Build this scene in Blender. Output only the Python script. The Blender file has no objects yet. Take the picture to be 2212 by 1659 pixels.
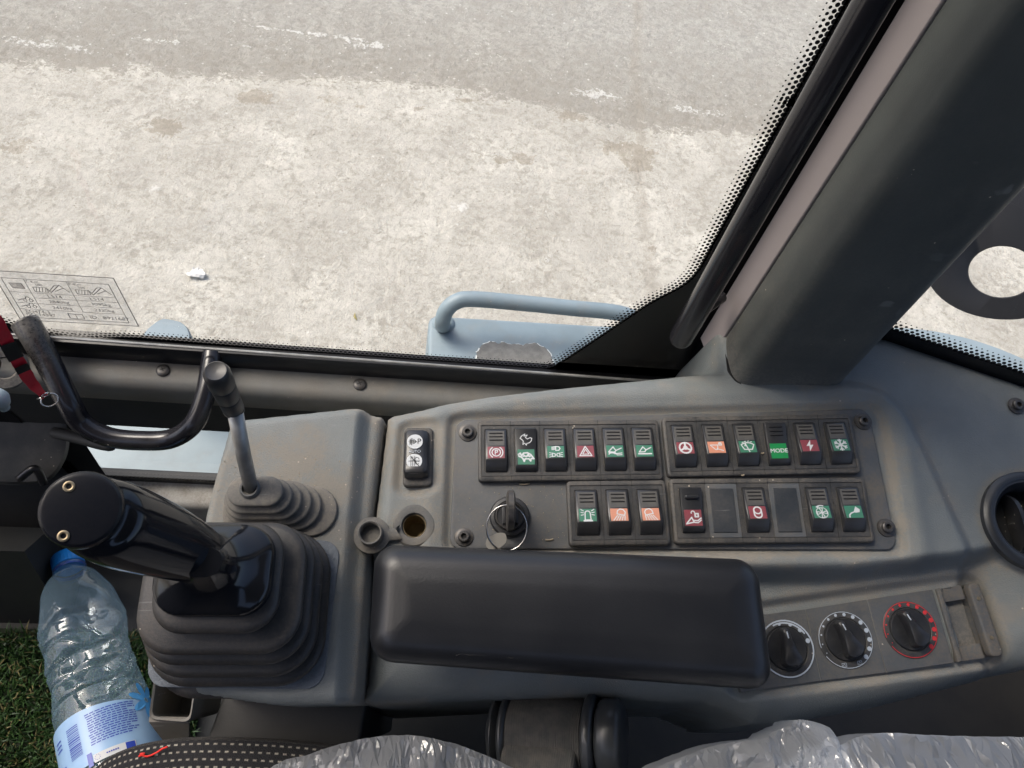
import bpy, bmesh, math, random
import numpy as np
from mathutils import Matrix, Vector
random.seed(7); rng = np.random.default_rng(7)
S = bpy.context.scene
COL = S.collection

# ------------------------------------------------------------------ camera
FPX, CX, CY = 1703.0, 1106.0, 829.5          # picture measured on a 2212 x 1659 grid
AX = np.array([0.9888, 0.0661, 0.1339]); AX /= np.linalg.norm(AX)
AZ = np.array([0.1486, -0.5266, -0.8371]); AZ -= AX*(AZ@AX); AZ /= np.linalg.norm(AZ)
AY = np.cross(AZ, AX)
RW = np.array([AX, AY, AZ])
CAM = np.array([0, 0, 2.30])
cd = bpy.data.cameras.new('camera'); cam = bpy.data.objects.new('camera', cd); COL.objects.link(cam)
cd.sensor_width = 36; cd.lens = 36*FPX/2212; cd.clip_start = 0.01; cd.clip_end = 1000
m = Matrix.Identity(4)
for i in range(3):
    m[i][0] = RW[i][0]; m[i][1] = -RW[i][1]; m[i][2] = -RW[i][2]; m[i][3] = CAM[i]
cam.matrix_world = m
S.camera = cam

# ------------------------------------------------------------------ light
SUN_EL, SUN_AZ = math.radians(52), math.radians(155)   # azimuth measured from +X towards +Y
w = bpy.data.worlds.new('World'); S.world = w; w.use_nodes = True
nt = w.node_tree; bg = nt.nodes['Background']
sky = nt.nodes.new('ShaderNodeTexSky'); sky.sky_type = 'NISHITA'; sky.sun_disc = False
sky.sun_elevation = SUN_EL; sky.sun_rotation = math.pi/2 - SUN_AZ
sky.dust_density = 5.0; sky.air_density = 0.8; sky.ozone_density = 0.6
nt.links.new(sky.outputs[0], bg.inputs[0]); bg.inputs[1].default_value = 0.15
sl = bpy.data.lights.new('sun', 'SUN'); sl.energy = 1.1; sl.angle = math.radians(25); sl.color = (1, 0.93, 0.84)
so = bpy.data.objects.new('sun', sl); COL.objects.link(so)
sd = Vector((math.cos(SUN_EL)*math.cos(SUN_AZ), math.cos(SUN_EL)*math.sin(SUN_AZ), math.sin(SUN_EL)))
so.rotation_euler = sd.to_track_quat('Z', 'Y').to_euler(); so.location = (0, 0, 20)
S.view_settings.view_transform = 'Standard'; S.view_settings.look = 'None'
S.view_settings.gamma = 1; S.view_settings.exposure = 0.95
S.cycles.max_bounces = 10; S.cycles.transparent_max_bounces = 24
S.cycles.diffuse_bounces = 5; S.cycles.glossy_bounces = 4

# ------------------------------------------------------------------ geometry from measured directions
def ray(px, py): return RW@np.array([(px-CX)/FPX, (py-CY)/FPX, 1.0])
def dep(px, py, d): return CAM+ray(px, py)*d
def atz(px, py, z): r = ray(px, py); return CAM+r*(z-CAM[2])/r[2]
def aty(px, py, y): r = ray(px, py); return CAM+r*(y-CAM[1])/r[1]
# console frame: origin CO, axes cu (to the rear), cv (to the window), cn (up)
CO = dep(1434, 1024, 0.624)
cu = np.array([0.99, 0.04, 0.124]); cu /= np.linalg.norm(cu)
cv = np.array([-0.005, 0.981, 0.193]); cv -= cu*(cv@cu); cv /= np.linalg.norm(cv)
cn = np.cross(cu, cv)
def c2(px, py, h=0.0):
    r = ray(px, py); o = CO+cn*h; t = ((o-CAM)@cn)/(r@cn); p = CAM+r*t-CO
    return np.array([p@cu, p@cv])
def c3(px, py, h=0.0):
    a = c2(px, py, h); return np.array([a[0], a[1], h])
def w2c(p):
    p = np.array(p)-CO; return np.array([p@cu, p@cv, p@cn])
MC = Matrix(((cu[0], cv[0], cn[0], CO[0]), (cu[1], cv[1], cn[1], CO[1]), (cu[2], cv[2], cn[2], CO[2]), (0, 0, 0, 1)))

# ------------------------------------------------------------------ materials
def mat(name, col, rough=0.5, metal=0.0, bump=None, var=None, spec=0.5, dust=None, coat=0.0, dustcol=(0.228, 0.210, 0.180), sheen=0):
    """bump=(scale,strength,dist)  var=(scale,amount,colour2)  dust=amount: dirt on attribute 'dust' plus patches"""
    M = bpy.data.materials.new(name); M.use_nodes = True; N = M.node_tree.nodes; L = M.node_tree.links
    b = N['Principled BSDF']
    b.inputs['Roughness'].default_value = rough; b.inputs['Metallic'].default_value = metal
    b.inputs['Specular IOR Level'].default_value = spec; b.inputs['Coat Weight'].default_value = coat
    b.inputs['Base Color'].default_value = (*col, 1)
    if sheen: b.inputs['Sheen Weight'].default_value = sheen
    tc = N.new('ShaderNodeTexCoord'); out = None
    cur = None
    def noise(scale, detail=4, rgh=0.55):
        n = N.new('ShaderNodeTexNoise'); n.inputs['Scale'].default_value = scale; n.inputs['Detail'].default_value = detail
        n.inputs['Roughness'].default_value = rgh; L.new(tc.outputs['Object'], n.inputs['Vector']); return n.outputs['Fac']
    def mixc(f, a, c):
        mx = N.new('ShaderNodeMix'); mx.data_type = 'RGBA'
        if isinstance(f, float): mx.inputs[0].default_value = f
        else: L.new(f, mx.inputs[0])
        for k, q in ((6, a), (7, c)):
            if isinstance(q, tuple): mx.inputs[k].default_value = (*q, 1)
            else: L.new(q, mx.inputs[k])
        return mx.outputs[2]
    def ramp(x, a, c):
        r = N.new('ShaderNodeMapRange'); r.inputs[1].default_value = a; r.inputs[2].default_value = c
        r.interpolation_type = 'SMOOTHSTEP'; L.new(x, r.inputs[0]); return r.outputs[0]
    def mth(op, a, c):
        r = N.new('ShaderNodeMath'); r.operation = op
        for k, q in ((0, a), (1, c)):
            if isinstance(q, (int, float)): r.inputs[k].default_value = q
            else: L.new(q, r.inputs[k])
        return r.outputs[0]
    M['_h'] = 1
    if var:
        f = mth('MULTIPLY', ramp(noise(var[0], 6, 0.6), 0.35, 0.65), var[1])
        cur = mixc(f, tuple(col), tuple(var[2]))
    if dust is not None:
        at = N.new('ShaderNodeAttribute'); at.attribute_name = 'dust'
        fine = noise(420, 5, 0.75); mid = noise(38, 5, 0.6); big = noise(9, 3, 0.5)
        a = mth('MULTIPLY', at.outputs['Fac'], mth('ADD', 0.40, mth('MULTIPLY', ramp(fine, 0.38, 0.6), 0.75)))
        p = mth('MULTIPLY', mth('MULTIPLY', ramp(mid, 0.42, 0.72), ramp(big, 0.38, 0.62)), dust)
        p = mth('ADD', p, mth('MULTIPLY', ramp(fine, 0.52, 0.70), dust*0.30))
        f = mth('MINIMUM', mth('ADD', mth('MULTIPLY', a, mth('ADD', 0.55, mth('MULTIPLY', ramp(mid, 0.32, 0.62), 0.65))), p), 0.92)
        cur = mixc(f, cur if cur is not None else tuple(col), tuple(dustcol))
        rr = N.new('ShaderNodeMapRange'); rr.inputs[3].default_value = rough; rr.inputs[4].default_value = 0.95
        L.new(f, rr.inputs[0]); L.new(rr.outputs[0], b.inputs['Roughness'])
        mp = N.new('ShaderNodeMapping'); mp.inputs['Scale'].default_value = (30, 420, 60); mp.inputs['Rotation'].default_value = (0, 0, .5); L.new(tc.outputs['Object'], mp.inputs[0])
        sn = N.new('ShaderNodeTexNoise'); sn.inputs['Scale'].default_value = 1.0; sn.inputs['Detail'].default_value = 2; L.new(mp.outputs[0], sn.inputs['Vector'])
        cur = mixc(mth('MULTIPLY', mth('MULTIPLY', ramp(sn.outputs['Fac'], 0.70, 0.76), ramp(big, 0.45, 0.6)), 0.35), cur, (0.30, 0.30, 0.29))
        # single pale grit specks
        vo = N.new('ShaderNodeTexVoronoi'); vo.inputs['Scale'].default_value = 170; L.new(tc.outputs['Object'], vo.inputs['Vector'])
        sp = mth('MULTIPLY', mth('LESS_THAN', vo.outputs['Distance'], 0.11), mth('GREATER_THAN', big, 0.50))
        sp = mth('MULTIPLY', sp, mth('GREATER_THAN', mid, 0.58))
        cur = mixc(sp, cur, (0.42, 0.37, 0.30))
    if cur is not None: L.new(cur, b.inputs['Base Color'])
    if bump:
        bn = N.new('ShaderNodeBump'); bn.inputs['Strength'].default_value = bump[1]; bn.inputs['Distance'].default_value = bump[2]
        L.new(noise(bump[0], 3, 0.6), bn.inputs['Height']); L.new(bn.outputs[0], b.inputs['Normal'])
    return M
def glassy(name, tint=(0.93, 0.96, 0.95), gl=0.06, rough=0.0, haze=0.0, bump=None, hcol=(0.8, 0.85, 0.9), edge=0.9, facets=0):
    """thin sheet: clear pass-through, angle-dependent reflection, a little scattering"""
    M = bpy.data.materials.new(name); M.use_nodes = True; N = M.node_tree.nodes; L = M.node_tree.links
    N.remove(N['Principled BSDF']); out = N['Material Output']
    t = N.new('ShaderNodeBsdfTransparent'); t.inputs[0].default_value = (*tint, 1)
    g = N.new('ShaderNodeBsdfGlossy'); g.inputs['Roughness'].default_value = rough
    fr = N.new('ShaderNodeLayerWeight'); fr.inputs[0].default_value = 0.35
    mr = N.new('ShaderNodeMapRange'); mr.inputs[3].default_value = gl; mr.inputs[4].default_value = edge
    pw = N.new('ShaderNodeMath'); pw.operation = 'POWER'; pw.inputs[1].default_value = 2.5
    L.new(fr.outputs['Facing'], pw.inputs[0]); L.new(pw.outputs[0], mr.inputs[0])
    mx = N.new('ShaderNodeMixShader'); L.new(mr.outputs[0], mx.inputs[0]); L.new(t.outputs[0], mx.inputs[1]); L.new(g.outputs[0], mx.inputs[2])
    last = mx.outputs[0]
    if haze:
        d = N.new('ShaderNodeBsdfDiffuse'); d.inputs[0].default_value = (*hcol, 1)
        tr = N.new('ShaderNodeBsdfTranslucent'); tr.inputs[0].default_value = (*hcol, 1)
        a = N.new('ShaderNodeAddShader')
        a = N.new('ShaderNodeMixShader'); a.inputs[0].default_value = 0.5
        L.new(d.outputs[0], a.inputs[1]); L.new(tr.outputs[0], a.inputs[2])
        m2 = N.new('ShaderNodeMixShader'); m2.inputs[0].default_value = haze
        L.new(last, m2.inputs[1]); L.new(a.outputs[0], m2.inputs[2]); last = m2.outputs[0]
    if bump:
        tc = N.new('ShaderNodeTexCoord'); n = N.new('ShaderNodeTexNoise'); n.inputs['Scale'].default_value = bump[0]; n.inputs['Detail'].default_value = 3
        L.new(tc.outputs['Object'], n.inputs['Vector'])
        bn = N.new('ShaderNodeBump'); bn.inputs['Strength'].default_value = bump[1]; bn.inputs['Distance'].default_value = bump[2]
        L.new(n.outputs['Fac'], bn.inputs['Height'])
        if facets:      # flat crease facets with sharp folds between them
            v = N.new('ShaderNodeTexVoronoi'); v.inputs['Scale'].default_value = facets; v.inputs['Randomness'].default_value = 1
            ad = N.new('ShaderNodeVectorMath'); ad.operation = 'ADD'; sc = N.new('ShaderNodeVectorMath'); sc.operation = 'SCALE'; sc.inputs['Scale'].default_value = .02
            n3 = N.new('ShaderNodeTexNoise'); n3.inputs['Scale'].default_value = 25; L.new(tc.outputs['Object'], n3.inputs['Vector']); L.new(n3.outputs['Color'], sc.inputs[0]); L.new(tc.outputs['Object'], ad.inputs[0]); L.new(sc.outputs[0], ad.inputs[1])
            L.new(ad.outputs[0], v.inputs['Vector'])
            b2 = N.new('ShaderNodeBump'); b2.inputs['Strength'].default_value = .9; b2.inputs['Distance'].default_value = .006; L.new(v.outputs['Distance'], b2.inputs['Height']); L.new(bn.outputs[0], b2.inputs['Normal']); bn = b2
            if haze: L.new(bn.outputs[0], d.inputs['Normal']); L.new(bn.outputs[0], tr.inputs['Normal'])
        L.new(bn.outputs[0], g.inputs['Normal']); L.new(bn.outputs[0], fr.inputs['Normal'])
    L.new(last, out.inputs[0])
    return M

GREY = (0.168, 0.186, 0.188)
M = {}
M['console'] = mat('console_plastic', GREY, 0.50, bump=(900, 0.6, 0.0008), var=(14, 0.6, (0.128, 0.142, 0.144)), dust=0.75)
M['plate'] = mat('plate_plastic', (0.056, 0.064, 0.072), 0.46, bump=(1500, 0.25, 0.0004), var=(30, 0.6, (0.082, 0.093, 0.108)), dust=0.40, dustcol=(0.15, 0.13, 0.105))
M['blank'] = mat('blank_cover_plastic', (0.022, 0.028, 0.036), 0.28, var=(60, 0.6, (0.035, 0.041, 0.05)), dust=0.12, dustcol=(0.13, 0.115, 0.095))
M['bezel'] = mat('bezel_plastic', (0.020, 0.023, 0.028), 0.36, bump=(1500, 0.2, 0.0003), var=(40, 0.6, (0.032, 0.035, 0.04)), dust=0.16, dustcol=(0.13, 0.115, 0.095))
M['rocker'] = mat('rocker_plastic', (0.022, 0.023, 0.026), 0.30, dust=0.10, dustcol=(0.13, 0.11, 0.09))
M['rocker_top'] = mat('rocker_top_dusty', (0.060, 0.060, 0.060), 0.5, var=(60, 0.6, (0.10, 0.092, 0.080)), dust=0.25)
M['groove'] = mat('dark_groove', (0.006, 0.006, 0.007), 0.7)
M['rubber'] = mat('black_rubber', (0.017, 0.019, 0.022), 0.42, bump=(900, 0.3, 0.0005), var=(25, 0.5, (0.028, 0.028, 0.029)), dust=0.22, dustcol=(0.16, 0.13, 0.10))
M['rubber_dusty'] = mat('dusty_rubber', (0.075, 0.079, 0.082), 0.65, bump=(900, 0.3, 0.0005), var=(30, 0.7, (0.13, 0.122, 0.108)), dust=0.5, dustcol=(0.20, 0.182, 0.155))
M['gloss'] = mat('gloss_black', (0.008, 0.009, 0.012), 0.12, var=(40, 0.4, (0.012, 0.013, 0.016)), bump=(60, 0.06, 0.002))
M['headcap'] = mat('head_cap_plastic', (0.010, 0.011, 0.015), 0.22, var=(400, 0.3, (0.016, 0.016, 0.018)), spec=0.25)
M['arm'] = mat('armrest_foam', (0.011, 0.012, 0.015), 0.36, bump=(700, 0.20, 0.0004), var=(12, 0.6, (0.022, 0.023, 0.026)))
M['knob'] = mat('knob_black', (0.016, 0.017, 0.02), 0.36, var=(90, 0.5, (0.03, 0.03, 0.032)), dust=0.15)
M['steel'] = mat('worn_steel', (0.45, 0.45, 0.44), 0.42, 0.55, var=(60, 0.7, (0.28, 0.27, 0.25)))
M['chrome'] = mat('bright_steel', (0.62, 0.60, 0.57), 0.22, 1.0)
M['tab'] = mat('tab_metal', (0.24, 0.23, 0.21), 0.4, 0.5)
M['brass'] = mat('dull_brass', (0.30, 0.24, 0.15), 0.4, 0.7)
M['screw'] = mat('dark_screw', (0.07, 0.07, 0.072), 0.42, 0.5, var=(300, 0.5, (0.12, 0.10, 0.08)))
M['black'] = mat('black_paint', (0.012, 0.012, 0.014), 0.30, bump=(200, 0.05, 0.001))
M['tubeblack'] = mat('tube_black_paint', (0.014, 0.014, 0.018), 0.17, var=(18, 0.5, (0.022, 0.021, 0.022)))
M['tubedust'] = mat('tube_black_paint_dusty', (0.014, 0.014, 0.018), 0.17, dust=0.12)
M['bootplate'] = mat('grained_plate', (0.13, 0.15, 0.175), 0.55, bump=(500, 0.8, 0.001), var=(400, 0.6, (0.09, 0.105, 0.125)))
M['frit'] = mat('black_enamel', (0.004, 0.004, 0.005), 0.25)
M['seal'] = mat('seal_rubber', (0.010, 0.010, 0.011), 0.6)
M['trim'] = mat('ledge_plastic', (0.15, 0.152, 0.145), 0.55, bump=(900, 0.3, 0.0005), var=(22, 0.8, (0.13, 0.118, 0.10)), dust=0.5)
M['sill'] = mat('sill_lit_paint', (0.42, 0.40, 0.36), 0.6, var=(30, 0.7, (0.25, 0.23, 0.20)), dust=0.5)  # base colour lightened to stand in for daylight that misses the sill
M['dark'] = mat('dark_plastic', (0.020, 0.021, 0.022), 0.6, bump=(500, 0.3, 0.0006), var=(15, 0.6, (0.034, 0.033, 0.030)))
M['column'] = mat('column_plastic', (0.032, 0.034, 0.036), 0.6, bump=(500, 0.3, 0.0006), var=(16, 0.8, (0.075, 0.072, 0.066)), dust=0.2)
M['pillar'] = mat('pillar_plastic', (0.066, 0.074, 0.071), 0.50, bump=(1100, 0.3, 0.0005), var=(11, 0.6, (0.050, 0.055, 0.054)), dust=0.10)
M['pink'] = mat('pillar_paint', (0.30, 0.265, 0.265), 0.55, var=(25, 0.5, (0.30, 0.265, 0.26)))
M['paint'] = mat('machine_paint', (0.205, 0.27, 0.315), 0.45, bump=(300, 0.2, 0.0008), var=(14, 0.7, (0.165, 0.22, 0.255)), dust=0.25)
M['paint2'] = mat('machine_paint_dusty', (0.265, 0.335, 0.375), 0.5, var=(6, 0.7, (0.215, 0.275, 0.31)), dust=0.2)
M['asphalt'] = mat('grip_patch', (0.17, 0.17, 0.165), 0.9, bump=(700, 0.9, 0.002), var=(90, 0.7, (0.25, 0.25, 0.24)))
M['flake'] = mat('white_flake', (0.7, 0.73, 0.74), 0.7)
M['paper'] = mat('scrap_paper', (0.68, 0.66, 0.62), 0.8)
M['white'] = mat('print_white', (0.55, 0.57, 0.58), 0.55)
M['greyprint'] = mat('print_grey', (0.42, 0.47, 0.53), 0.5)
M['redprint'] = mat('print_red', (0.55, 0.03, 0.035), 0.45)
M['green'] = mat('lens_green', (0.035, 0.17, 0.105), 0.35, var=(200, 0.5, (0.06, 0.15, 0.10)))
M['green2'] = mat('lens_bright_green', (0.01, 0.21, 0.06), 0.35, var=(200, 0.3, (0.02, 0.16, 0.05)))
M['lred'] = mat('lens_red', (0.22, 0.045, 0.06), 0.35, var=(200, 0.5, (0.17, 0.06, 0.065)))
M['lorange'] = mat('lens_orange', (0.56, 0.235, 0.15), 0.4, var=(200, 0.4, (0.48, 0.22, 0.15)))
M['ink'] = mat('decal_ink', (0.24, 0.22, 0.20), 0.8)
M['strap'] = mat('red_strap', (0.55, 0.015, 0.035), 0.5, bump=(1200, 0.5, 0.0005), var=(80, 0.4, (0.35, 0.01, 0.02)))
M['web'] = mat('belt_webbing', (0.058, 0.058, 0.056), 0.85, var=(90, 0.8, (0.095, 0.088, 0.078)))
M['reel'] = mat('reel_plastic', (0.034, 0.038, 0.043), 0.34, var=(60, 0.5, (0.05, 0.05, 0.05)))
M['thread'] = mat('red_thread', (0.75, 0.03, 0.02), 0.7)
M['cap'] = mat('cap_blue', (0.01, 0.20, 0.62), 0.35)
M['capring'] = mat('cap_ring_dark_blue', (0.01, 0.05, 0.28), 0.35)
M['label'] = mat('label_film', (0.27, 0.43, 0.64), 0.3, var=(18, 0.5, (0.20, 0.35, 0.58)))
M['lblue'] = mat('label_dark_blue', (0.02, 0.05, 0.36), 0.35)
M['petal'] = mat('label_light_blue', (0.08, 0.36, 0.78), 0.35)
M['glass'] = glassy('window_glass', (0.93, 0.955, 0.95), 0.015, edge=0.45)
M['decal'] = glassy('decal_film', (0.97, 0.97, 0.965), 0.02, haze=0.22, rough=0.2, hcol=(0.72, 0.73, 0.72), edge=0.3)
M['pet'] = glassy('bottle_plastic', (0.91, 0.955, 0.98), 0.06, haze=0.13, bump=(22, 0.5, 0.008), hcol=(0.50, 0.75, 0.95), edge=0.95)
M['film'] = glassy('plastic_film', (0.92, 0.94, 0.96), 0.10, rough=0.08, haze=0.32, bump=(120, 0.4, 0.002), hcol=(0.88, 0.91, 0.95), edge=0.9)

# ------------------------------------------------------------------ object helpers
class MB:
    def __init__(s): s.v = []; s.f = []; s.m = []
    def add(s, v, f, mi=0, T=None):
        o = len(s.v)
        for p in v:
            if T is not None: p = T@Vector(p)
            s.v.append((float(p[0]), float(p[1]), float(p[2])))
        for q in f: s.f.append(tuple(int(i)+o for i in q)); s.m.append(mi)
        return s
    def build(s, name, mats, parent=None, smooth=35):
        me = bpy.data.meshes.new(name); me.from_pydata(s.v, [], s.f)
        mats = mats if isinstance(mats, (list, tuple)) else [mats]
        for k in mats: me.materials.append(M[k] if isinstance(k, str) else k)
        me.polygons.foreach_set('material_index', s.m)
        me.polygons.foreach_set('use_smooth', [smooth > 0]*len(s.f))
        me.update(calc_edges=True)
        assert all(0 <= i < len(s.v) for q in s.f for i in q), name
        if 0 < smooth < 180: me.set_sharp_from_angle(angle=math.radians(smooth))
        o = bpy.data.objects.new(name, me); COL.objects.link(o)
        if parent: o.parent = parent
        return o
def tag(o, label=None, cat=None, group=None, kind=None):
    if label: o['label'] = label
    if cat: o['category'] = cat
    if group: o['group'] = group
    if kind: o['kind'] = kind
    return o
def thing(name, label, cat, mtx=None, group=None):
    e = bpy.data.objects.new(name, None); COL.objects.link(e); e.empty_display_size = 0.05
    if mtx is not None: e.matrix_world = mtx if isinstance(mtx, Matrix) else Matrix.Translation(Vector([float(t) for t in mtx]))
    return tag(e, label, cat, group)
def loft(rings, cap0=True, cap1=True):
    n = len(rings[0]); v = [tuple(p) for r in rings for p in r]; f = []
    for k in range(len(rings)-1):
        for i in range(n):
            j = (i+1) % n; f.append((k*n+i, k*n+j, (k+1)*n+j, (k+1)*n+i))
    if cap0: f.append(tuple(range(n-1, -1, -1)))
    if cap1: f.append(tuple((len(rings)-1)*n+i for i in range(n)))
    return v, f
def rr(w, h, r, seg=6, cx=0, cy=0, rot=0):
    r = min(r, w/2-1e-5, h/2-1e-5); out = []
    for (sx, sy, a0) in ((1, 1, 0), (-1, 1, 90), (-1, -1, 180), (1, -1, 270)):
        for k in range(seg+1):
            a = math.radians(a0+90*k/seg); x = sx*(w/2-r)+r*math.cos(a); y = sy*(h/2-r)+r*math.sin(a)
            out.append((cx+x*math.cos(rot)-y*math.sin(rot), cy+x*math.sin(rot)+y*math.cos(rot)))
    return out
def ring3(p2, z): return [(p[0], p[1], z) for p in p2]
def rbox(w, h, r, z0, z1, bev=0.001, seg=5, cx=0, cy=0, rot=0, bs=3):
    R = [ring3(rr(w, h, r, seg, cx, cy, rot), z0)]
    for k in range(bs+1):
        a = math.pi/2*k/bs; d = bev*(1-math.cos(a)); z = z1-bev+bev*math.sin(a)
        R.append(ring3(rr(w-2*d, h-2*d, max(r-d, 1e-4), seg, cx, cy, rot), z))
    return loft(R)
def quadbox(c, r, z0, z1, bev=0.001, seg=5, bs=3, crown=0.0):
    """rounded prism over four corner points (counter-clockwise, console uv), keeps the corners' shape"""
    c = [np.array(p[:2], float) for p in c]
    def ringq(inset, rad):
        out = []
        for i in range(4):
            p = c[i]; a = c[i-1]-p; b = c[(i+1) % 4]-p
            la, lb = np.linalg.norm(a), np.linalg.norm(b); a = a/la; b = b/lb
            q = p+(a+b)*inset/ max(0.2, math.sqrt(1-(a@b)**2))
            s = q+a*rad; e = q+b*rad
            for k in range(seg+1):
                t = k/seg; # quarter-ish arc by rational blend
                ang = math.pi/2*t
                out.append(q+a*rad*(1-math.sin(ang))+b*rad*(1-math.cos(ang)))
        return out
    R = [ring3(ringq(0, r), z0)]
    for k in range(bs+1):
        a = math.pi/2*k/bs; d = bev*(1-math.cos(a)); R.append(ring3(ringq(d, max(r-d, 1e-4)), z1-bev+bev*math.sin(a)))
    return loft(R)
def lathe(prof, seg=32, c=(0, 0, 0), cap0=False, cap1=False):
    R = [[(c[0]+r*math.cos(2*math.pi*i/seg), c[1]+r*math.sin(2*math.pi*i/seg), c[2]+z) for i in range(seg)] for r, z in prof]
    return loft(R, cap0, cap1)
def crom(P, n=8):
    P = [np.array(p, float) for p in P]; Q = [2*P[0]-P[1]]+P+[2*P[-1]-P[-2]]; out = []
    for i in range(1, len(Q)-2):
        for k in range(n):
            t = k/n; a, b, c, d = Q[i-1], Q[i], Q[i+1], Q[i+2]
            out.append(0.5*((2*b)+(-a+c)*t+(2*a-5*b+4*c-d)*t*t+(-a+3*b-3*c+d)*t**3))
    out.append(P[-1]); return out
def tube(path, rad, seg=16, cap=True, flat=1.0, up=None, closed=False, endround=False):
    P = [np.array(p, float) for p in path]; n = len(P)
    rads = [rad]*n if isinstance(rad, (int, float)) else list(rad)
    T = []
    for i in range(n):
        a = P[(i+1) % n] if (closed or i < n-1) else P[i]; b = P[i-1] if (closed or i > 0) else P[i]
        t = a-b; T.append(t/np.linalg.norm(t))
    x = np.cross(T[0], up if up is not None else (0, 0, 1))
    if np.linalg.norm(x) < 1e-3: x = np.cross(T[0], (1, 0, 0))
    x /= np.linalg.norm(x); R = []
    for i in range(n):
        x = x-T[i]*(x@T[i]); x /= np.linalg.norm(x); y = np.cross(T[i], x)
        R.append([tuple(P[i]+rads[i]*(x*math.cos(a)+y*flat*math.sin(a))) for a in [2*math.pi*k/seg for k in range(seg)]])
    if closed: R.append(R[0]); return loft(R, False, False)
    if endround:
        def extra(i, s):
            c = P[i]; o = []
            for k in (0.45, 0.8, 0.97):
                o.append([tuple((np.array(q)-c)*math.sqrt(1-k*k)+c+T[i]*s*rads[i]*k) for q in R[i]])
            return o
        R = list(reversed(extra(0, -1)))+R+extra(n-1, 1)
    return loft(R, cap, cap)
def ribbon(pts, w, z=0.0, eps=4e-6, closed=False):
    """flat strokes in xy"""
    v = []; f = []; P = list(pts)+([pts[0]] if closed else [])
    for k in range(len(P)-1):
        a = np.array(P[k], float); b = np.array(P[k+1], float); d = b-a; l = np.linalg.norm(d)
        if l < 1e-9: continue
        d /= l; q = np.array([-d[1], d[0]])*w/2; a = a-d*w*0.35; b = b+d*w*0.35; o = len(v); zz = z+eps*(k % 7)
        for p in (a-q, b-q, b+q, a+q): v.append((p[0], p[1], zz))
        f.append((o, o+1, o+2, o+3))
    return v, f
def arc(cx, cy, r, a0, a1, n=12, ry=None):
    ry = r if ry is None else ry
    return [(cx+r*math.cos(math.radians(a0+(a1-a0)*k/n)), cy+ry*math.sin(math.radians(a0+(a1-a0)*k/n))) for k in range(n+1)]
def fill(pts, z=0.0): return [(p[0], p[1], z) for p in pts], [tuple(range(len(pts)))]
_tc = {}
def text_mesh(s, size):
    """built-in font turned into triangles, centred"""
    key = s
    if key not in _tc:
        cu_ = bpy.data.curves.new('t', 'FONT'); cu_.body = s; cu_.size = 1; cu_.align_x = 'CENTER'; cu_.align_y = 'CENTER'; cu_.resolution_u = 3
        ob = bpy.data.objects.new('t', cu_); COL.objects.link(ob)
        dg = bpy.context.evaluated_depsgraph_get(); me = bpy.data.meshes.new_from_object(ob.evaluated_get(dg))
        _tc[key] = ([tuple(v.co) for v in me.vertices], [tuple(p.vertices) for p in me.polygons])
        bpy.data.objects.remove(ob); bpy.data.curves.remove(cu_); bpy.data.meshes.remove(me)
    v, f = _tc[key]; return [(x*size, y*size, 0) for x, y, z in v], f
def sdf(P, poly):
    """signed distance, positive inside; P (n,2)"""
    poly = np.array(poly, float); d = np.full(len(P), 1e9); ins = np.zeros(len(P), bool)
    for i in range(len(poly)):
        a = poly[i]; b = poly[(i+1) % len(poly)]; e = b-a; q = P-a
        t = np.clip((q@e)/(e@e), 0, 1); dd = np.linalg.norm(q-t[:, None]*e, axis=1); d = np.minimum(d, dd)
        if a[1] != b[1]:
            c = ((a[1] > P[:, 1]) != (b[1] > P[:, 1])) & (P[:, 0] < (b[0]-a[0])*(P[:, 1]-a[1])/(b[1]-a[1])+a[0]); ins ^= c
    return np.where(ins, d, -d)
def dline(P, pts):
    """signed side distance from an open polyline, + on its left"""
    pts = np.array(pts, float); best = np.full(len(P), 1e9); sg = np.ones(len(P))
    for i in range(len(pts)-1):
        a, b = pts[i], pts[i+1]; e = b-a; q = P-a; tt = (q@e)/(e@e)
        t = np.clip(tt, 0 if i else -9, 1 if i < len(pts)-2 else 9)
        dd = np.linalg.norm(q-t[:, None]*e, axis=1); s = np.sign(e[0]*q[:, 1]-e[1]*q[:, 0]); k = dd < best-1e-9
        best = np.where(k, dd, best); sg = np.where(k, s, sg)
    return best*sg
def sm(x, a, b):
    t = np.clip((x-a)/(b-a), 0, 1); return t*t*(3-2*t)
def roundpoly(pts, r, seg=5):
    out = []; n = len(pts); pts = [np.array(p, float) for p in pts]
    for i in range(n):
        p = pts[i]; a = pts[i-1]-p; b = pts[(i+1) % n]-p; la, lb = np.linalg.norm(a), np.linalg.norm(b)
        k = min(r, la*0.45, lb*0.45); s = p+a/la*k; e = p+b/lb*k
        for j in range(seg+1):
            t = j/seg; out.append((1-t)**2*s+2*t*(1-t)*p+t*t*e)
    return out
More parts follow.
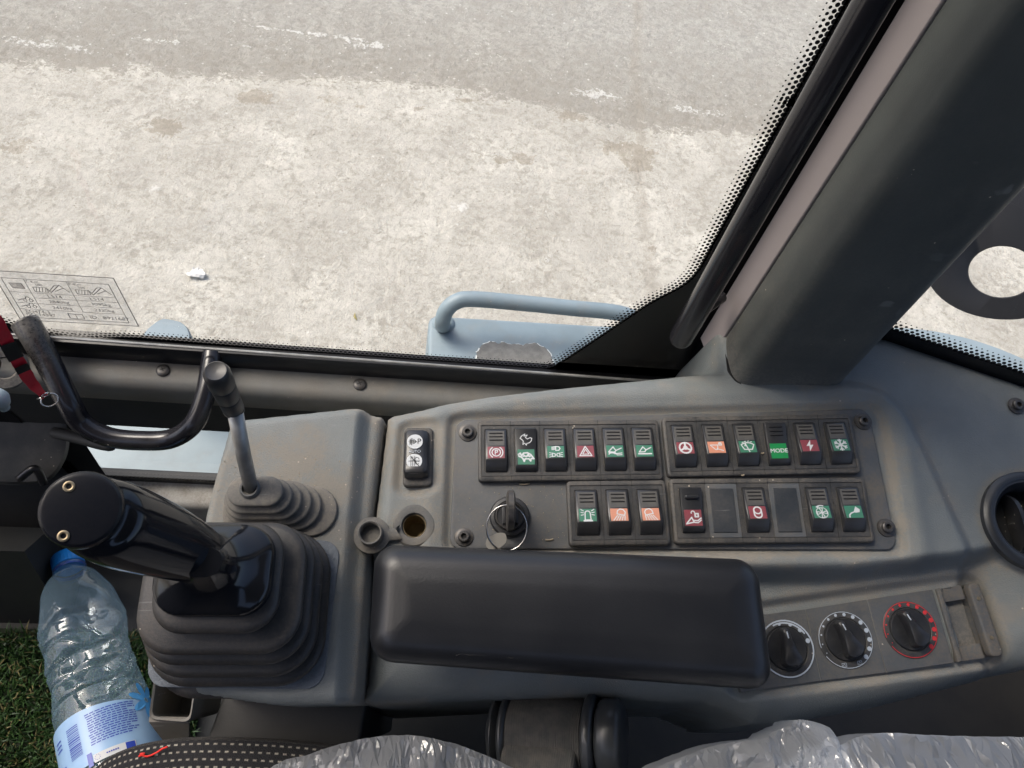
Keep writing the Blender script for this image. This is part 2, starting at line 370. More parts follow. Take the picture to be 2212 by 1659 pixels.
def field(name, u0, u1, v0, v1, st, outline, hfun, rad, parent, material, drop=0.14, edge=0.010):
    us = np.arange(u0, u1, st); vs = np.arange(v0, v1, st); U, V = np.meshgrid(us, vs); P = np.stack([U.ravel(), V.ravel()], 1)
    d = sdf(P, outline); h, dust = hfun(P)
    # pull vertices just outside on to the outline drop
    r = rad(P) if callable(rad) else rad; c = np.clip(d, 0, r); roll = r-np.sqrt(np.maximum(r*r-(r-c)**2, 0)); h = h-roll
    o = np.clip(-d, 0, edge); h = h-o/edge*drop*np.where(d < 0, 1, 0)
    nx = len(us); keep = (d > -edge).reshape(len(vs), nx)
    K = keep[:-1, :-1] & keep[1:, :-1] & keep[:-1, 1:] & keep[1:, 1:]
    jj, ii = np.nonzero(K); a = jj*nx+ii; F = np.stack([a, a+1, a+nx+1, a+nx], 1)
    used = np.unique(F); mp = np.full(len(P), -1); mp[used] = np.arange(len(used)); F = mp[F]
    co = np.stack([P[used, 0], P[used, 1], h[used]], 1)
    me = bpy.data.meshes.new(name); me.vertices.add(len(co)); me.vertices.foreach_set('co', co.ravel().astype(np.float32))
    me.loops.add(F.size); me.loops.foreach_set('vertex_index', F.ravel().astype(np.int32))
    me.polygons.add(len(F)); me.polygons.foreach_set('loop_start', np.arange(0, F.size, 4, dtype=np.int32))
    me.polygons.foreach_set('use_smooth', np.ones(len(F), bool)); me.update(calc_edges=True)
    at = me.attributes.new('dust', 'FLOAT', 'POINT'); at.data.foreach_set('value', np.clip(dust[used], 0, 1).astype(np.float32))
    me.materials.append(M[material]); ob = bpy.data.objects.new(name, me); COL.objects.link(ob); ob.parent = parent
    return ob
def dust_by(o, fn):
    me = o.data; co = np.zeros(len(me.vertices)*3); me.vertices.foreach_get('co', co); at = me.attributes.new('dust', 'FLOAT', 'POINT'); at.data.foreach_set('value', fn(co.reshape(-1, 3)))
def dust_all(o, val):
    me = o.data; at = me.attributes.new('dust', 'FLOAT', 'POINT'); at.data.foreach_set('value', [val]*len(me.vertices)); return o

# ================================================================== THE GROUND
def build_ground():
    fx = np.arange(-3.2, 3.6, 0.03); fy = np.arange(0.2, 4.6, 0.03)
    gx = np.concatenate([-np.geomspace(300, 3.5, 16), fx, np.geomspace(3.9, 300, 16)])
    gy = np.concatenate([-np.geomspace(300, 0.5, 16), fy, np.geomspace(4.9, 300, 16)])
    U, V = np.meshgrid(gx, gy); P = np.stack([U.ravel(), V.ravel()], 1)
    bd = [atz(x, y, 0)[:2] for x, y in ((-400, 150), (0, 138), (300, 150), (430, 168), (830, 176), (1020, 196), (1200, 236), (1300, 262), (1420, 280), (1640, 292), (2300, 330))]
    zone = dline(P, bd)      # + = beyond
    blobs = [(555, 208, .10, .05), (355, 275, .09, .06), (710, 215, .05, .03), (35, 318, .06, .05), (1235, 250, .09, .05), (1085, 345, .04, .03),
             (1350, 320, .12, .05), (1375, 345, .08, .08), (1410, 540, .02, .02), (780, 232, .03, .02), (905, 235, .03, .02), (1000, 215, .05, .02), (1130, 345, .05, .04)]
    st = np.zeros(len(P))
    for x, y, a, b in blobs:
        c = atz(x, y, 0)[:2]; st += np.exp(-((P[:, 0]-c[0])/a)**2-((P[:, 1]-c[1])/b)**2)
    wb = np.zeros(len(P))
    for x, y, a, b in [(810, 92, .16, .04), (605, 378, .05, .03), (330, 410, .05, .03), (1000, 445, .07, .04), (745, 500, .05, .03), (1180, 560, .04, .04), (425, 590, .05, .05),
                       (120, 92, .40, .035), (330, 82, .2, .03), (640, 62, .3, .02), (1290, 200, .15, .06), (1510, 235, .2, .04), (560, 95, .25, .015)]:
        c = atz(x, y, 0)[:2]; wb += np.exp(-((P[:, 0]-c[0])/a)**2-((P[:, 1]-c[1])/b)**2)
    dc = np.abs(dline(P, [atz(x, y, 0)[:2] for x, y in ((1385, -400), (1380, 0), (1372, 150), (1385, 280), (1378, 370), (1440, 900))])); crack = np.exp(-dc/.045)
    hh = -0.012*sm(zone, -0.03, 0.06)
    nx, ny = len(gx), len(gy); jj, ii = np.meshgrid(np.arange(ny-1), np.arange(nx-1), indexing='ij'); a = (jj*nx+ii).ravel()
    F = np.stack([a, a+1, a+nx+1, a+nx], 1)
    me = bpy.data.meshes.new('ground'); co = np.stack([P[:, 0], P[:, 1], hh], 1)
    me.from_pydata(co.tolist(), [], F.tolist())
    for nm, q in (('zone', zone), ('stain', st), ('pale', wb), ('crack', crack)):
        at = me.attributes.new(nm, 'FLOAT', 'POINT'); at.data.foreach_set('value', q.astype(np.float32))
    me.polygons.foreach_set('use_smooth', [True]*len(F))
    ob = bpy.data.objects.new('ground', me); COL.objects.link(ob); tag(ob, 'pale worn concrete yard with brown stains and a grey mud track', kind='structure')
    mt = bpy.data.materials.new('concrete'); mt.use_nodes = True; N = mt.node_tree.nodes; L = mt.node_tree.links; b = N['Principled BSDF']
    tc = N.new('ShaderNodeTexCoord')
    def noise(s, d=5, r=0.6, dist=0.0, sc=None):
        n = N.new('ShaderNodeTexNoise'); n.inputs['Scale'].default_value = s; n.inputs['Detail'].default_value = d; n.inputs['Roughness'].default_value = r; n.inputs['Distortion'].default_value = dist
        if sc:
            mp = N.new('ShaderNodeMapping'); mp.inputs['Scale'].default_value = sc; L.new(tc.outputs['Object'], mp.inputs[0]); L.new(mp.outputs[0], n.inputs['Vector'])
        else: L.new(tc.outputs['Object'], n.inputs['Vector'])
        return n.outputs['Fac']
    def rp(x, a, c, o0=0., o1=1.):
        r = N.new('ShaderNodeMapRange'); r.inputs[1].default_value = a; r.inputs[2].default_value = c; r.inputs[3].default_value = o0; r.inputs[4].default_value = o1; L.new(x, r.inputs[0]); return r.outputs[0]
    def mth(op, a, c):
        r = N.new('ShaderNodeMath'); r.operation = op
        for k, q in ((0, a), (1, c)):
            if isinstance(q, (int, float)): r.inputs[k].default_value = q
            else: L.new(q, r.inputs[k])
        return r.outputs[0]
    def mix(f, a, c):
        mx = N.new('ShaderNodeMix'); mx.data_type = 'RGBA'; L.new(f, mx.inputs[0])
        for k, q in ((6, a), (7, c)):
            if isinstance(q, tuple): mx.inputs[k].default_value = (*q, 1)
            else: L.new(q, mx.inputs[k])
        return mx.outputs[2]
    def att(n):
        a = N.new('ShaderNodeAttribute'); a.attribute_name = n; return a.outputs['Fac']
    zn, stn, pl = att('zone'), att('stain'), att('pale')
    n1 = noise(2.2, 8, 0.62); n2 = noise(14, 8, 0.72, 0.4); n3 = noise(55, 6, 0.75); n4 = noise(180, 4, 0.7)
    n5 = noise(30, 8, 0.75, 0.3); n6 = noise(7, 8, 0.70, 0.6)
    light = mix(rp(n5, 0.40, 0.56), (0.342, 0.323, 0.274), (0.445, 0.425, 0.371))
    light = mix(rp(n6, 0.44, 0.58), light, mix(rp(n3, 0.38, 0.56), (0.394, 0.372, 0.324), (0.513, 0.493, 0.436)))
    light = mix(mth('MULTIPLY', rp(n1, 0.50, 0.64), rp(n5, 0.42, 0.58)), light, (0.599, 0.579, 0.512))
    light = mix(mth('MULTIPLY', rp(n3, 0.55, 0.62), 0.5), light, (0.283, 0.256, 0.210))
    mud = mix(rp(n5, 0.4, 0.58), (0.259, 0.240, 0.202), (0.310, 0.294, 0.254))
    mud = mix(rp(zn, 0.10, 0.70), mud, mix(rp(n5, 0.4, 0.58), (0.299, 0.289, 0.258), (0.367, 0.359, 0.322)))
    mud = mix(mth('MULTIPLY', rp(noise(48, 5, 0.8), 0.60, 0.64), rp(noise(3.5, 4, 0.6), 0.47, 0.60)), mud, (0.525, 0.520, 0.460))
    mud = mix(mth('MULTIPLY', rp(noise(160, 3, 0.6), 0.62, 0.68), 0.45), mud, (0.175, 0.132, 0.097))
    zz = mth('ADD', zn, mth('ADD', mth('MULTIPLY', mth('SUBTRACT', n2, 0.5), 0.42), mth('MULTIPLY', mth('SUBTRACT', n3, 0.5), 0.30)))
    c = mix(rp(zz, -0.012, 0.012), light, mud)
    ss = mth('ADD', stn, mth('ADD', mth('MULTIPLY', mth('SUBTRACT', n2, 0.5), 2.4), mth('MULTIPLY', mth('SUBTRACT', n3, 0.5), 1.2)))
    c = mix(mth('MULTIPLY', rp(ss, 0.46, 0.60), 0.75), c, (0.270, 0.236, 0.177))
    sc = mth('MULTIPLY', rp(noise(9, 7, 0.75, 0.6), 0.635, 0.69), rp(zn, 0.05, -0.05))
    c = mix(mth('MULTIPLY', sc, 0.65), c, (0.283, 0.252, 0.197))
    pp = mth('ADD', pl, mth('ADD', mth('MULTIPLY', mth('SUBTRACT', n3, 0.5), 3.0), mth('MULTIPLY', mth('SUBTRACT', n2, 0.5), 2.6)))
    c = mix(mth('MULTIPLY', rp(pp, 0.80, 1.0), 0.8), c, (0.633, 0.626, 0.588))
    vo = N.new('ShaderNodeTexVoronoi'); vo.inputs['Scale'].default_value = 36; L.new(tc.outputs['Object'], vo.inputs['Vector'])
    spk = mth('MULTIPLY', rp(vo.outputs['Distance'], 0.17, 0.10), rp(n3, 0.50, 0.54))
    c = mix(mth('MULTIPLY', spk, 0.7), c, (0.171, 0.150, 0.117))
    vo2 = N.new('ShaderNodeTexVoronoi'); vo2.inputs['Scale'].default_value = 23; L.new(tc.outputs['Object'], vo2.inputs['Vector'])
    c = mix(mth('MULTIPLY', mth('MULTIPLY', rp(vo2.outputs['Distance'], 0.15, 0.09), rp(n5, 0.50, 0.54)), 0.8), c, (0.616, 0.600, 0.555))
    big1 = noise(1.3, 5, 0.6, 0.5); big2 = noise(3.4, 6, 0.65, 0.8)
    c = mix(mth('MULTIPLY', mth('MULTIPLY', rp(big2, 0.42, 0.60), rp(n5, 0.40, 0.56)), rp(zn, -0.05, 0.05, 0.40, 0.16)), c, (0.624, 0.595, 0.526))
    c = mix(mth('MULTIPLY', mth('MULTIPLY', rp(big2, 0.52, 0.40), rp(n5, 0.60, 0.42)), 0.40), c, (0.322, 0.298, 0.252))
    c = mix(mth('MULTIPLY', mth('MULTIPLY', rp(big1, 0.55, 0.42), rp(n6, 0.42, 0.60)), 0.30), c, (0.292, 0.274, 0.238))
    cr = att('crack'); cz = mth('ADD', cr, mth('MULTIPLY', mth('SUBTRACT', n2, 0.5), 1.0))
    c = mix(mth('MULTIPLY', rp(cz, 0.42, 0.80), 0.40), c, (0.283, 0.254, 0.206))
    c = mix(mth('MULTIPLY', mth('MULTIPLY', rp(cr, 0.93, 0.985), rp(n3, 0.44, 0.54)), 0.6), c, (0.137, 0.120, 0.096))
    L.new(c, b.inputs['Base Color']); b.inputs['Roughness'].default_value = 0.9
    h = mth('ADD', mth('MULTIPLY', n2, 0.6), mth('ADD', mth('MULTIPLY', n3, 0.35), mth('MULTIPLY', n4, 0.15)))
    bn = N.new('ShaderNodeBump'); bn.inputs['Strength'].default_value = 0.9; bn.inputs['Distance'].default_value = 0.022; L.new(h, bn.inputs['Height']); L.new(bn.outputs[0], b.inputs['Normal'])
    me.materials.append(mt)
build_ground()

# ================================================================== CAB SHELL
WY = 0.42                                     # inner face of the side window
ZB = aty(600, 747, WY)[2]                     # bottom of the side window
FLOOR = 1.33
RP = [c3(1925, 716), c3(2212, 812)]            # foot line of the rear side window (console frame)
def cworld(p): return CO+cu*p[0]+cv*p[1]+cn*p[2]
R0, R1 = cworld(RP[0]), cworld(RP[1])

def build_floor():
    b = MB(); b.add(*rbox(2.1, 1.7, 0.02, FLOOR-0.06, FLOOR, 0.004, cx=0.05, cy=-0.40))
    o = b.build('cab_floor', 'dark'); tag(o, 'dark cab floor under the grass mat', kind='structure')
    # unseen cab roof; cab walls raised over window openings to block light
    b = MB(); b.add(*rbox(1.75, 1.45, 0.12, 2.78, 2.86, 0.02, cx=0.05, cy=-0.28))
    o = b.build('cab_roof', 'pillar'); tag(o, 'grey cab roof over the driver', kind='structure')
    b = MB(); b.add(*rbox(0.06, 1.35, 0.01, FLOOR, 1.95, 0.004, cx=0.88, cy=-0.30)); b.add(*rbox(1.6, 0.06, 0.01, FLOOR, 2.45, 0.004, cx=0.05, cy=-1.0))
    b.add(*rbox(0.09, 0.09, 0.01, FLOOR, 2.80, 0.004, cx=-0.78, cy=-0.98)); b.add(*rbox(0.09, 0.09, 0.01, FLOOR, 2.80, 0.004, cx=0.86, cy=-0.98))
    b.add(*rbox(0.09, 0.09, 0.01, FLOOR, 2.80, 0.004, cx=-0.78, cy=0.40)); b.add(*rbox(0.05, 0.9, 0.01, FLOOR, 2.15, 0.004, cx=-0.80, cy=-0.50))
    o = b.build('light_blocking_cab_wall', 'dark'); tag(o, 'unseen dark cab wall around the seat, raised over window openings to block light', kind='structure')
build_floor()

def frit(b, path, inward, rows=4, pitch=0.0040, r0=0.0021, step=0.0034, M3=None, skip=None):
    """dots along an open 2D path, getting smaller away from the black edge"""
    P = [np.array(p, float) for p in path]; L = [0]
    for i in range(len(P)-1): L.append(L[-1]+np.linalg.norm(P[i+1]-P[i]))
    for k in range(rows):
        r = r0*(1, .74, .56, .30)[min(k, 3)]; off = 0.0002+k*step
        s = (0.5 if k % 2 else 0)*pitch
        while s < L[-1]:
            i = max(j for j in range(len(L)) if L[j] <= s); i = min(i, len(P)-2)
            t = (P[i+1]-P[i])/(L[i+1]-L[i]); nrm = np.array([-t[1], t[0]])*inward
            c = P[i]+t*(s-L[i])+nrm*off
            if skip is None or not skip(c):
                v = [(c[0]+r*math.cos(a*math.pi/4), c[1]+r*math.sin(a*math.pi/4), 0) for a in range(8)]
                b.add([M3(q) for q in v], [tuple(range(8))])
            s += pitch

def build_side_window():
    t = thing('side_window', 'large right-hand side window looking down on the concrete yard', 'window', (0, WY, ZB))
    org = np.array([0, WY, ZB])
    # opening outline in (x,z) relative to org; inner edge of the solid black border
    def xz(px, py): p = aty(px, py, WY)-org; return np.array([p[0], p[2]])
    low = [xz(0, 690), xz(60, 709), xz(300, 728), xz(600, 752), xz(900, 774), xz(1130, 790), xz(1185, 793)]
    low[0] = low[1]+np.array([-0.22, 0.12])  # beyond the frame the border climbs the front post
    crn = [xz(1215, 778), xz(1300, 722), xz(1400, 655), xz(1470, 617), xz(1505, 585)]
    ua, ub = xz(1535, 532), xz(1822, 8); up = [ua*(1-k)+ub*k for k in (0, .33, .66, 1)]
    d = up[-1]-up[-2]; up.append(up[-1]+d/np.linalg.norm(d)*0.62)
    inner = [low[0]+np.array([0, 0.7])]+low+crn+up
    inner2 = []
    pr = crom(np.array(inner[1:]), 6)
    m3 = lambda q: (q[0], -0.0012, q[1])
    # black border: strip from inner line to the outer frame line
    b = MB(); n = len(pr); ux = up[-1][0]+0.09
    outer = []
    for i, p in enumerate(pr):
        k = i/(n-1)
        outer.append(np.array([max(p[0]-0.03, -0.75), -0.03]) if p[0] < -0.30 else (np.array([p[0], -0.03]) if p[0] < crn[0][0] and p[1] < 0.06 else np.array([max(p[0]+0.035, 0.285), p[1]-0.02])))
    v = [m3(p) for p in pr]+[m3(p) for p in outer]
    b.add(v, [(i, i+1, n+i+1, n+i) for i in range(n-1)])
    frit(b, pr, 1, 4, M3=m3)
    c0 = crn[0]; b.add([m3(q_) for q_ in (c0+np.array([-0.004, -0.002]), np.array([c0[0]-0.004, -0.03]), np.array([0.30, -0.03]), np.array([0.30, c0[1]]))], [(0, 1, 2, 3)])
    b.build('printed_border', 'frit', t, 0)
    g = MB(); x0, x1 = -0.80, 0.30
    g.add([(x0, 0, -0.035), (x1, 0, -0.035), (x1, 0, 1.05), (x0, 0, 1.05)], [(0, 1, 2, 3)])
    g.build('glass_pane', 'glass', t, 0)
    # rubber lip; its highlight line is put in by the pale metal colour
    b = MB(); a0 = aty(-40, 718, WY-0.012)-org; a1 = aty(835, 781, WY-0.012)-org; a2 = aty(1500, 830, WY-0.012)-org
    b.add(*tube([a0, a1, a2], 0.0013, 8)); b.build('lip_seal_highlight', 'steel', t)
    return t
build_side_window()

def decal_on_window():
    """safe load table printed on clear film"""
    org = aty(120, 650, WY-0.003)
    t = thing('load_table_sticker', 'clear rectangular load table sticker on the window, in its lower left corner', 'sticker', org)
    def q(px, py): p = aty(px, py, WY-0.003)-org; return np.array([p[0], p[2]])
    TL, TR, BR, BL = q(-20, 583), q(245, 600), q(300, 704), q(45, 690)
    # make it a rectangle in the plane of the glass seen slightly skewed: bilinear in the measured corners
    def bl(s, u): return (TL*(1-s)+TR*s)*(1-u)+(BL*(1-s)+BR*s)*u
    def g3(s, u, y=0): p = bl(s, u); return (p[0], y, p[1])
    b = MB(); b.add([g3(0, 0), g3(1, 0), g3(1, 1), g3(0, 1)], [(3, 2, 1, 0)]); b.build('clear_film', 'decal', t, 0)
    b = MB()
    def line(pts, w=0.00045, closed=False):
        P = [bl(*p) for p in pts]; v, f = ribbon(P, w, closed=closed); b.add([(x, -0.0004-z, y) for x, y, z in v], f)
    def txt(s_, s, u, size):
        v, f = text_mesh(s_, 1.0)
        c = bl(s, u); ex = (bl(1, u)-bl(0, u)); ex /= np.linalg.norm(ex); ey = (bl(s, 0)-bl(s, 1)); ey /= np.linalg.norm(ey)
        b.add([(c[0]+ex[0]*x*size+ey[0]*y*size, -0.0004, c[1]+ex[1]*x*size+ey[1]*y*size) for x, y, z in v], f)
    line([(0, 0), (1, 0), (1, 1), (0, 1)], 0.0008, True)
    line([(0.05, .13), (0.93, .13), (0.93, .93), (0.05, .93)], 0.0006, True)
    for u_ in (.40, .50, .62, .75): line([(.05 if u_ != .50 else .23, u_), (.93, u_)])
    line([(.23, .13), (.23, .75)]); line([(.58, .13), (.58, .75)])
    for s_, s, u, z in (('L514', .41, .455, .0058), ('L514', .76, .455, .0058), ('2840kg', .42, .565, 0.0056), ('3095kg', .77, .565, 0.0056), ('2410kg', .42, .69, 0.0056),
                        ('2320kg', .77, .69, 0.0056), ('Z-Kin.', .29, .175, .0046), ('P-Kin', .64, .175, .0046), ('EN474-3', .19, .80, 0.0056), ('ISO 14397', .20, .865, 0.0056), ('ID.  8921687', .78, .855, .0062), ('500', .33, .235, .0038), ('500', .68, .235, .0038)):
        txt(s_, s, u, z)
    for o in (0, .35):
        line([(.27+o, .28), (.38+o, .28), (.38+o, .37), (.27+o, .37)], 0.0006, True)
        for k in range(4): line([(.28+o+k*.025, .37), (.30+o+k*.025, .28)], 0.0005)
        line([(.385+o, .30), (.40+o, .37), (.47+o, .26), (.50+o, .21), (.54+o, .30), (.56+o, .34)], 0.0007)
        line([(.40+o, .33), (.46+o, .22), (.50+o, .21)], 0.0006); line([(.44+o, .34), (.52+o, .27)], 0.0006)
    line([(.09, .22), (.19, .22), (.20, .32), (.10, .32)], 0.0006, True)
    for k in range(8): line([(.09+k*.013, .22), (.102+k*.013, .32)], 0.0006)
    for u_ in (.55, .68):
        line([(.08, u_+.02), (.12, u_-.01), (.15, u_-.02), (.16, u_-.06), (.18, u_-.06), (.19, u_-.02), (.21, u_+.01)], 0.0007)
        for s in (.14, .19): line([bl_ for bl_ in [(s+.015*math.cos(a), u_+.01+.03*math.sin(a)) for a in np.linspace(0, 6.28, 9)]], 0.0006)
    line([(.44, .80), (.50, .81), (.56, .80), (.56, .90), (.50, .91), (.44, .90)], 0.0007, True); line([(.50, .81), (.50, .91)], 0.0006)
    b.build('printed_table', 'ink', t, 0)
decal_on_window()

def build_lower_wall():
    """black frame below the glass, ledge with screws, dark recess, lower pane and sill"""
    L0, L1 = -0.60, 0.30
    t = thing('wall_trim', 'dusty grey ledge trim with two screws below the side window', 'trim', (0, WY, ZB))
    org = np.array([0, WY, ZB])
    P1 = aty(400, 788, WY-0.010); zl = P1[2]; P2 = atz(400, 842, zl-0.004); Y2 = P2[1]
    pr = [(WY-0.004, ZB-0.006), (WY-0.010, ZB-0.010), (WY-0.010, zl+0.002)]
    b = MB()
    def extr(prof, mi=0, x0=L0, x1=L1):
        v = []; f = []
        xs = np.linspace(x0, x1, 24)
        for x in xs:
            for y, z in prof: v.append((x, y-WY, z-ZB))
        n = len(prof)
        for i in range(len(xs)-1):
            for k in range(n-1): f.append((i*n+k, i*n+k+1, (i+1)*n+k+1, (i+1)*n+k))
        b.add(v, f, mi)
    extr([(WY+0.004, ZB-0.004), (WY-0.008, ZB-0.006), (WY-0.010, ZB-0.009), (WY-0.010, zl-0.002)])
    b.build('black_frame', 'black', t, 40)
    b = MB()
    yy = Y2; r = 0.010
    prof = [(WY-0.0095, zl+0.0005), (WY-0.016, zl)]+[(yy+0.012, zl-0.001)]+[(yy+r-r*math.sin(a), zl-0.001-r+r*math.cos(a)) for a in np.linspace(0.1, math.pi/2, 8)]+[(yy, zl-0.030), (yy+0.012, zl-0.036)]
    extr(prof); dust_all(b.build('ledge', 'trim', t, 180), 0.10)
    yw = yy+0.012
    wt = aty(350, 925, yw)[2]; wb_ = aty(350, 1036, yw)[2]
    xl, xr = aty(165, 1010, yw)[0], 0.02
    b = MB(); prof = [(yw, zl-0.036), (yw, wt)]; extr(prof)
    # piers either side of the opening
    for a, c in ((L0, aty(205, 925, yw)[0]-0.02), (xr, L1)): extr([(yw, wt), (yw, wb_-0.004)], 0, a, c)
    b.build('recess_wall', 'dark', t, 40)
    # screws
    for px, py in ((352, 800), (777, 830)):
        c = atz(px, py, zl+0.0003)-org; s = MB()
        s.add(*lathe([(0.0062, -0.001), (0.0062, 0.0008), (0.005, 0.0018), (0.0034, 0.0022), (0, 0.0022)], 20), 0)
        for a in (0.5, 0.5+math.pi/2):
            d = np.array([math.cos(a), math.sin(a)])*0.0024; v, f = ribbon([(-d[0], -d[1]), (d[0], d[1])], 0.0009, 0.0024); s.add(v, f, 1)
        o = s.build('screw', ['screw', 'groove'], t); o.location = Vector(c)
    # lower pane
    tw = thing('lower_window', 'small low window pane with black dotted edge below the grab handle', 'window', (0, yw, wb_))
    og = np.array([0, yw, wb_])
    b = MB(); x0 = aty(160, 1015, yw)[0]; hh = wt-wb_
    edge = [np.array(p) for p in [(x0-0.02, hh+.02), (x0-0.002, 0.05), (x0+0.004, 0.014), (x0+0.018, 0.006), (x0+0.04, 0.005), (xr+0.02, 0.005)]]
    pr2 = crom(edge, 5); n = len(pr2); m3 = lambda q: (q[0], -0.001, q[1])
    outer = [np.array([x0-0.06, p[1]]) if i < n*0.45 else np.array([p[0], -0.006]) for i, p in enumerate(pr2)]
    b.add([m3(p) for p in pr2]+[m3(p) for p in outer], [(i, i+1, n+i+1, n+i) for i in range(n-1)])
    frit(b, pr2[6:], 1, 2, pitch=0.0042, r0=0.0018, step=0.002, M3=m3)
    b.build('printed_border', 'frit', tw, 0)
    g = MB(); g.add([(x0-0.06, 0.001, -0.005), (xr, 0.001, -0.005), (xr, 0.001, hh), (x0-0.06, 0.001, hh)], [(0, 1, 2, 3)]); g.build('glass_pane', 'glass', tw, 0)
    # sill below it
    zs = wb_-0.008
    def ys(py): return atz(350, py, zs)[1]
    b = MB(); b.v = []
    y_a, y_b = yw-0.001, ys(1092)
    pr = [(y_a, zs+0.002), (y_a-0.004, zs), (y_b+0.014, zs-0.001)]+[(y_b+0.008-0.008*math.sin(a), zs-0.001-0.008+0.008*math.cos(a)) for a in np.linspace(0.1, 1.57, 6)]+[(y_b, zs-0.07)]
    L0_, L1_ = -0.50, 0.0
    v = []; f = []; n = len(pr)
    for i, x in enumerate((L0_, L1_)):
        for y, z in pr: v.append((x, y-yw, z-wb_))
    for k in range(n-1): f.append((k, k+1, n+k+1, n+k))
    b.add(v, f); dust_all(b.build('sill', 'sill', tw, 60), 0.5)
    b = MB(); z2 = zs-0.035; p = atz(390, 1104, z2); b.add(*rbox(0.30, 0.012, 0.003, z2-0.01-wb_, z2-wb_, 0.002, cx=p[0]-0.02, cy=p[1]-yw)); b.build('light_strip', 'paint2', tw)
build_lower_wall()

def build_pillar():
    base = c3(1590, 832); base = cworld(base)
    t = thing('corner_pillar', 'dark grey plastic covered cab pillar rising from the console', 'pillar', base)
    def foot(px, py): p = cworld(c3(px, py)); return p-base
    A, B_, C_ = foot(1568, 722), foot(1583, 834), foot(1826, 830)
    D_ = C_+np.array([0.035, 0.075, 0.0])
    E_ = A+np.array([0.012, 0.025, 0])
    ring0 = [A, B_, C_, D_, E_]
    ring0 = [np.array([p[0], p[1]]) for p in ring0]
    rp = roundpoly(ring0, 0.016, 7)
    b = MB(); rings = []
    for z in (-0.02, 0.0, 0.01, 0.03, 0.3, 0.6, 0.98):
        rings.append([(p[0], p[1], (z if z > 0 else z+0.0)) for p in rp])
    b.add(*loft(rings)); o = b.build('pillar_cover', 'pillar', t, 30); dust_by(o, lambda co: .7*np.exp(-np.clip(co[:, 2], 0, 1)/.02))
    cc = sum(np.array(p) for p in rp)/len(rp); b = MB(); b.add(*loft([[(*(cc+(np.array(p)-cc)*1.022), z) for p in rp] for z in (-.02, .0015)])); b.build('gap_seal', 'groove', t, 30)
    # painted steel edge between cover and tube
    q0 = cworld(c3(1570, 716))-base; p0 = aty(1504, 742, .412)-base
    b = MB(); rp = roundpoly([(p0[0], p0[1]), (q0[0]-.002, q0[1]-.004), (q0[0]+0.02, q0[1]), (p0[0]+0.03, p0[1]+0.012)], 0.002, 3)
    b.add(*loft([[(p[0], p[1], z) for p in rp] for z in (-0.03, 0.95)])); b.build('painted_post', 'pink', t, 30)
    return t
build_pillar()

def build_pillar_rail():
    p = aty(1472, 728, 0.376)
    t = thing('pillar_handrail', 'straight glossy black tube handrail running up beside the pillar', 'handrail', p)
    b = MB(); b.add(*tube([(0, 0, 0), (0, 0, 0.3), (0, 0, 0.85)], 0.0098, 24, endround=True)); b.build('tube', 'tubeblack', t, 180)
    for z in (0.03, 0.80):
        b = MB(); b.add(*tube([(0.003, 0.003, z), (0.026, 0.022, z)], 0.006, 12)); b.build('bracket', 'tubeblack', t)
build_pillar_rail()

def build_rear_window():
    d = (R1-R0); d[2] = 0; d /= np.linalg.norm(d); nrm = np.array([-d[1], d[0], 0])
    t = thing('rear_side_window', 'rear side window with dotted black lower edge to the right of the pillar', 'window',
              Matrix(((d[0], -nrm[0], 0, R0[0]), (d[1], -nrm[1], 0, R0[1]), (0, 0, 1, R0[2]), (0, 0, 0, 1))))
    # local x along, -y outward (frame: y points in), z up
    slope = (R1[2]-R0[2])/np.linalg.norm((R1-R0)[:2])
    b = MB(); pr = [np.array([x, slope*x+0.004]) for x in np.linspace(-0.14, 0.30, 12)]; n = len(pr); m3 = lambda q: (q[0], 0.001, q[1])
    b.add([m3(p) for p in pr]+[m3(p-np.array([0, 0.02])) for p in pr], [(i, n+i, n+i+1, i+1) for i in range(n-1)])
    frit(b, pr, 1, 4, M3=m3, pitch=.0046, r0=.0023, step=.0036)
    b.build('printed_border', 'frit', t, 0)
    g = MB(); g.add([(-0.14, 0, -0.06), (0.35, 0, -0.06), (0.35, 0, 0.95), (-0.14, 0, 0.95)], [(0, 3, 2, 1)]); g.build('glass_pane', 'glass', t, 0)
build_rear_window()

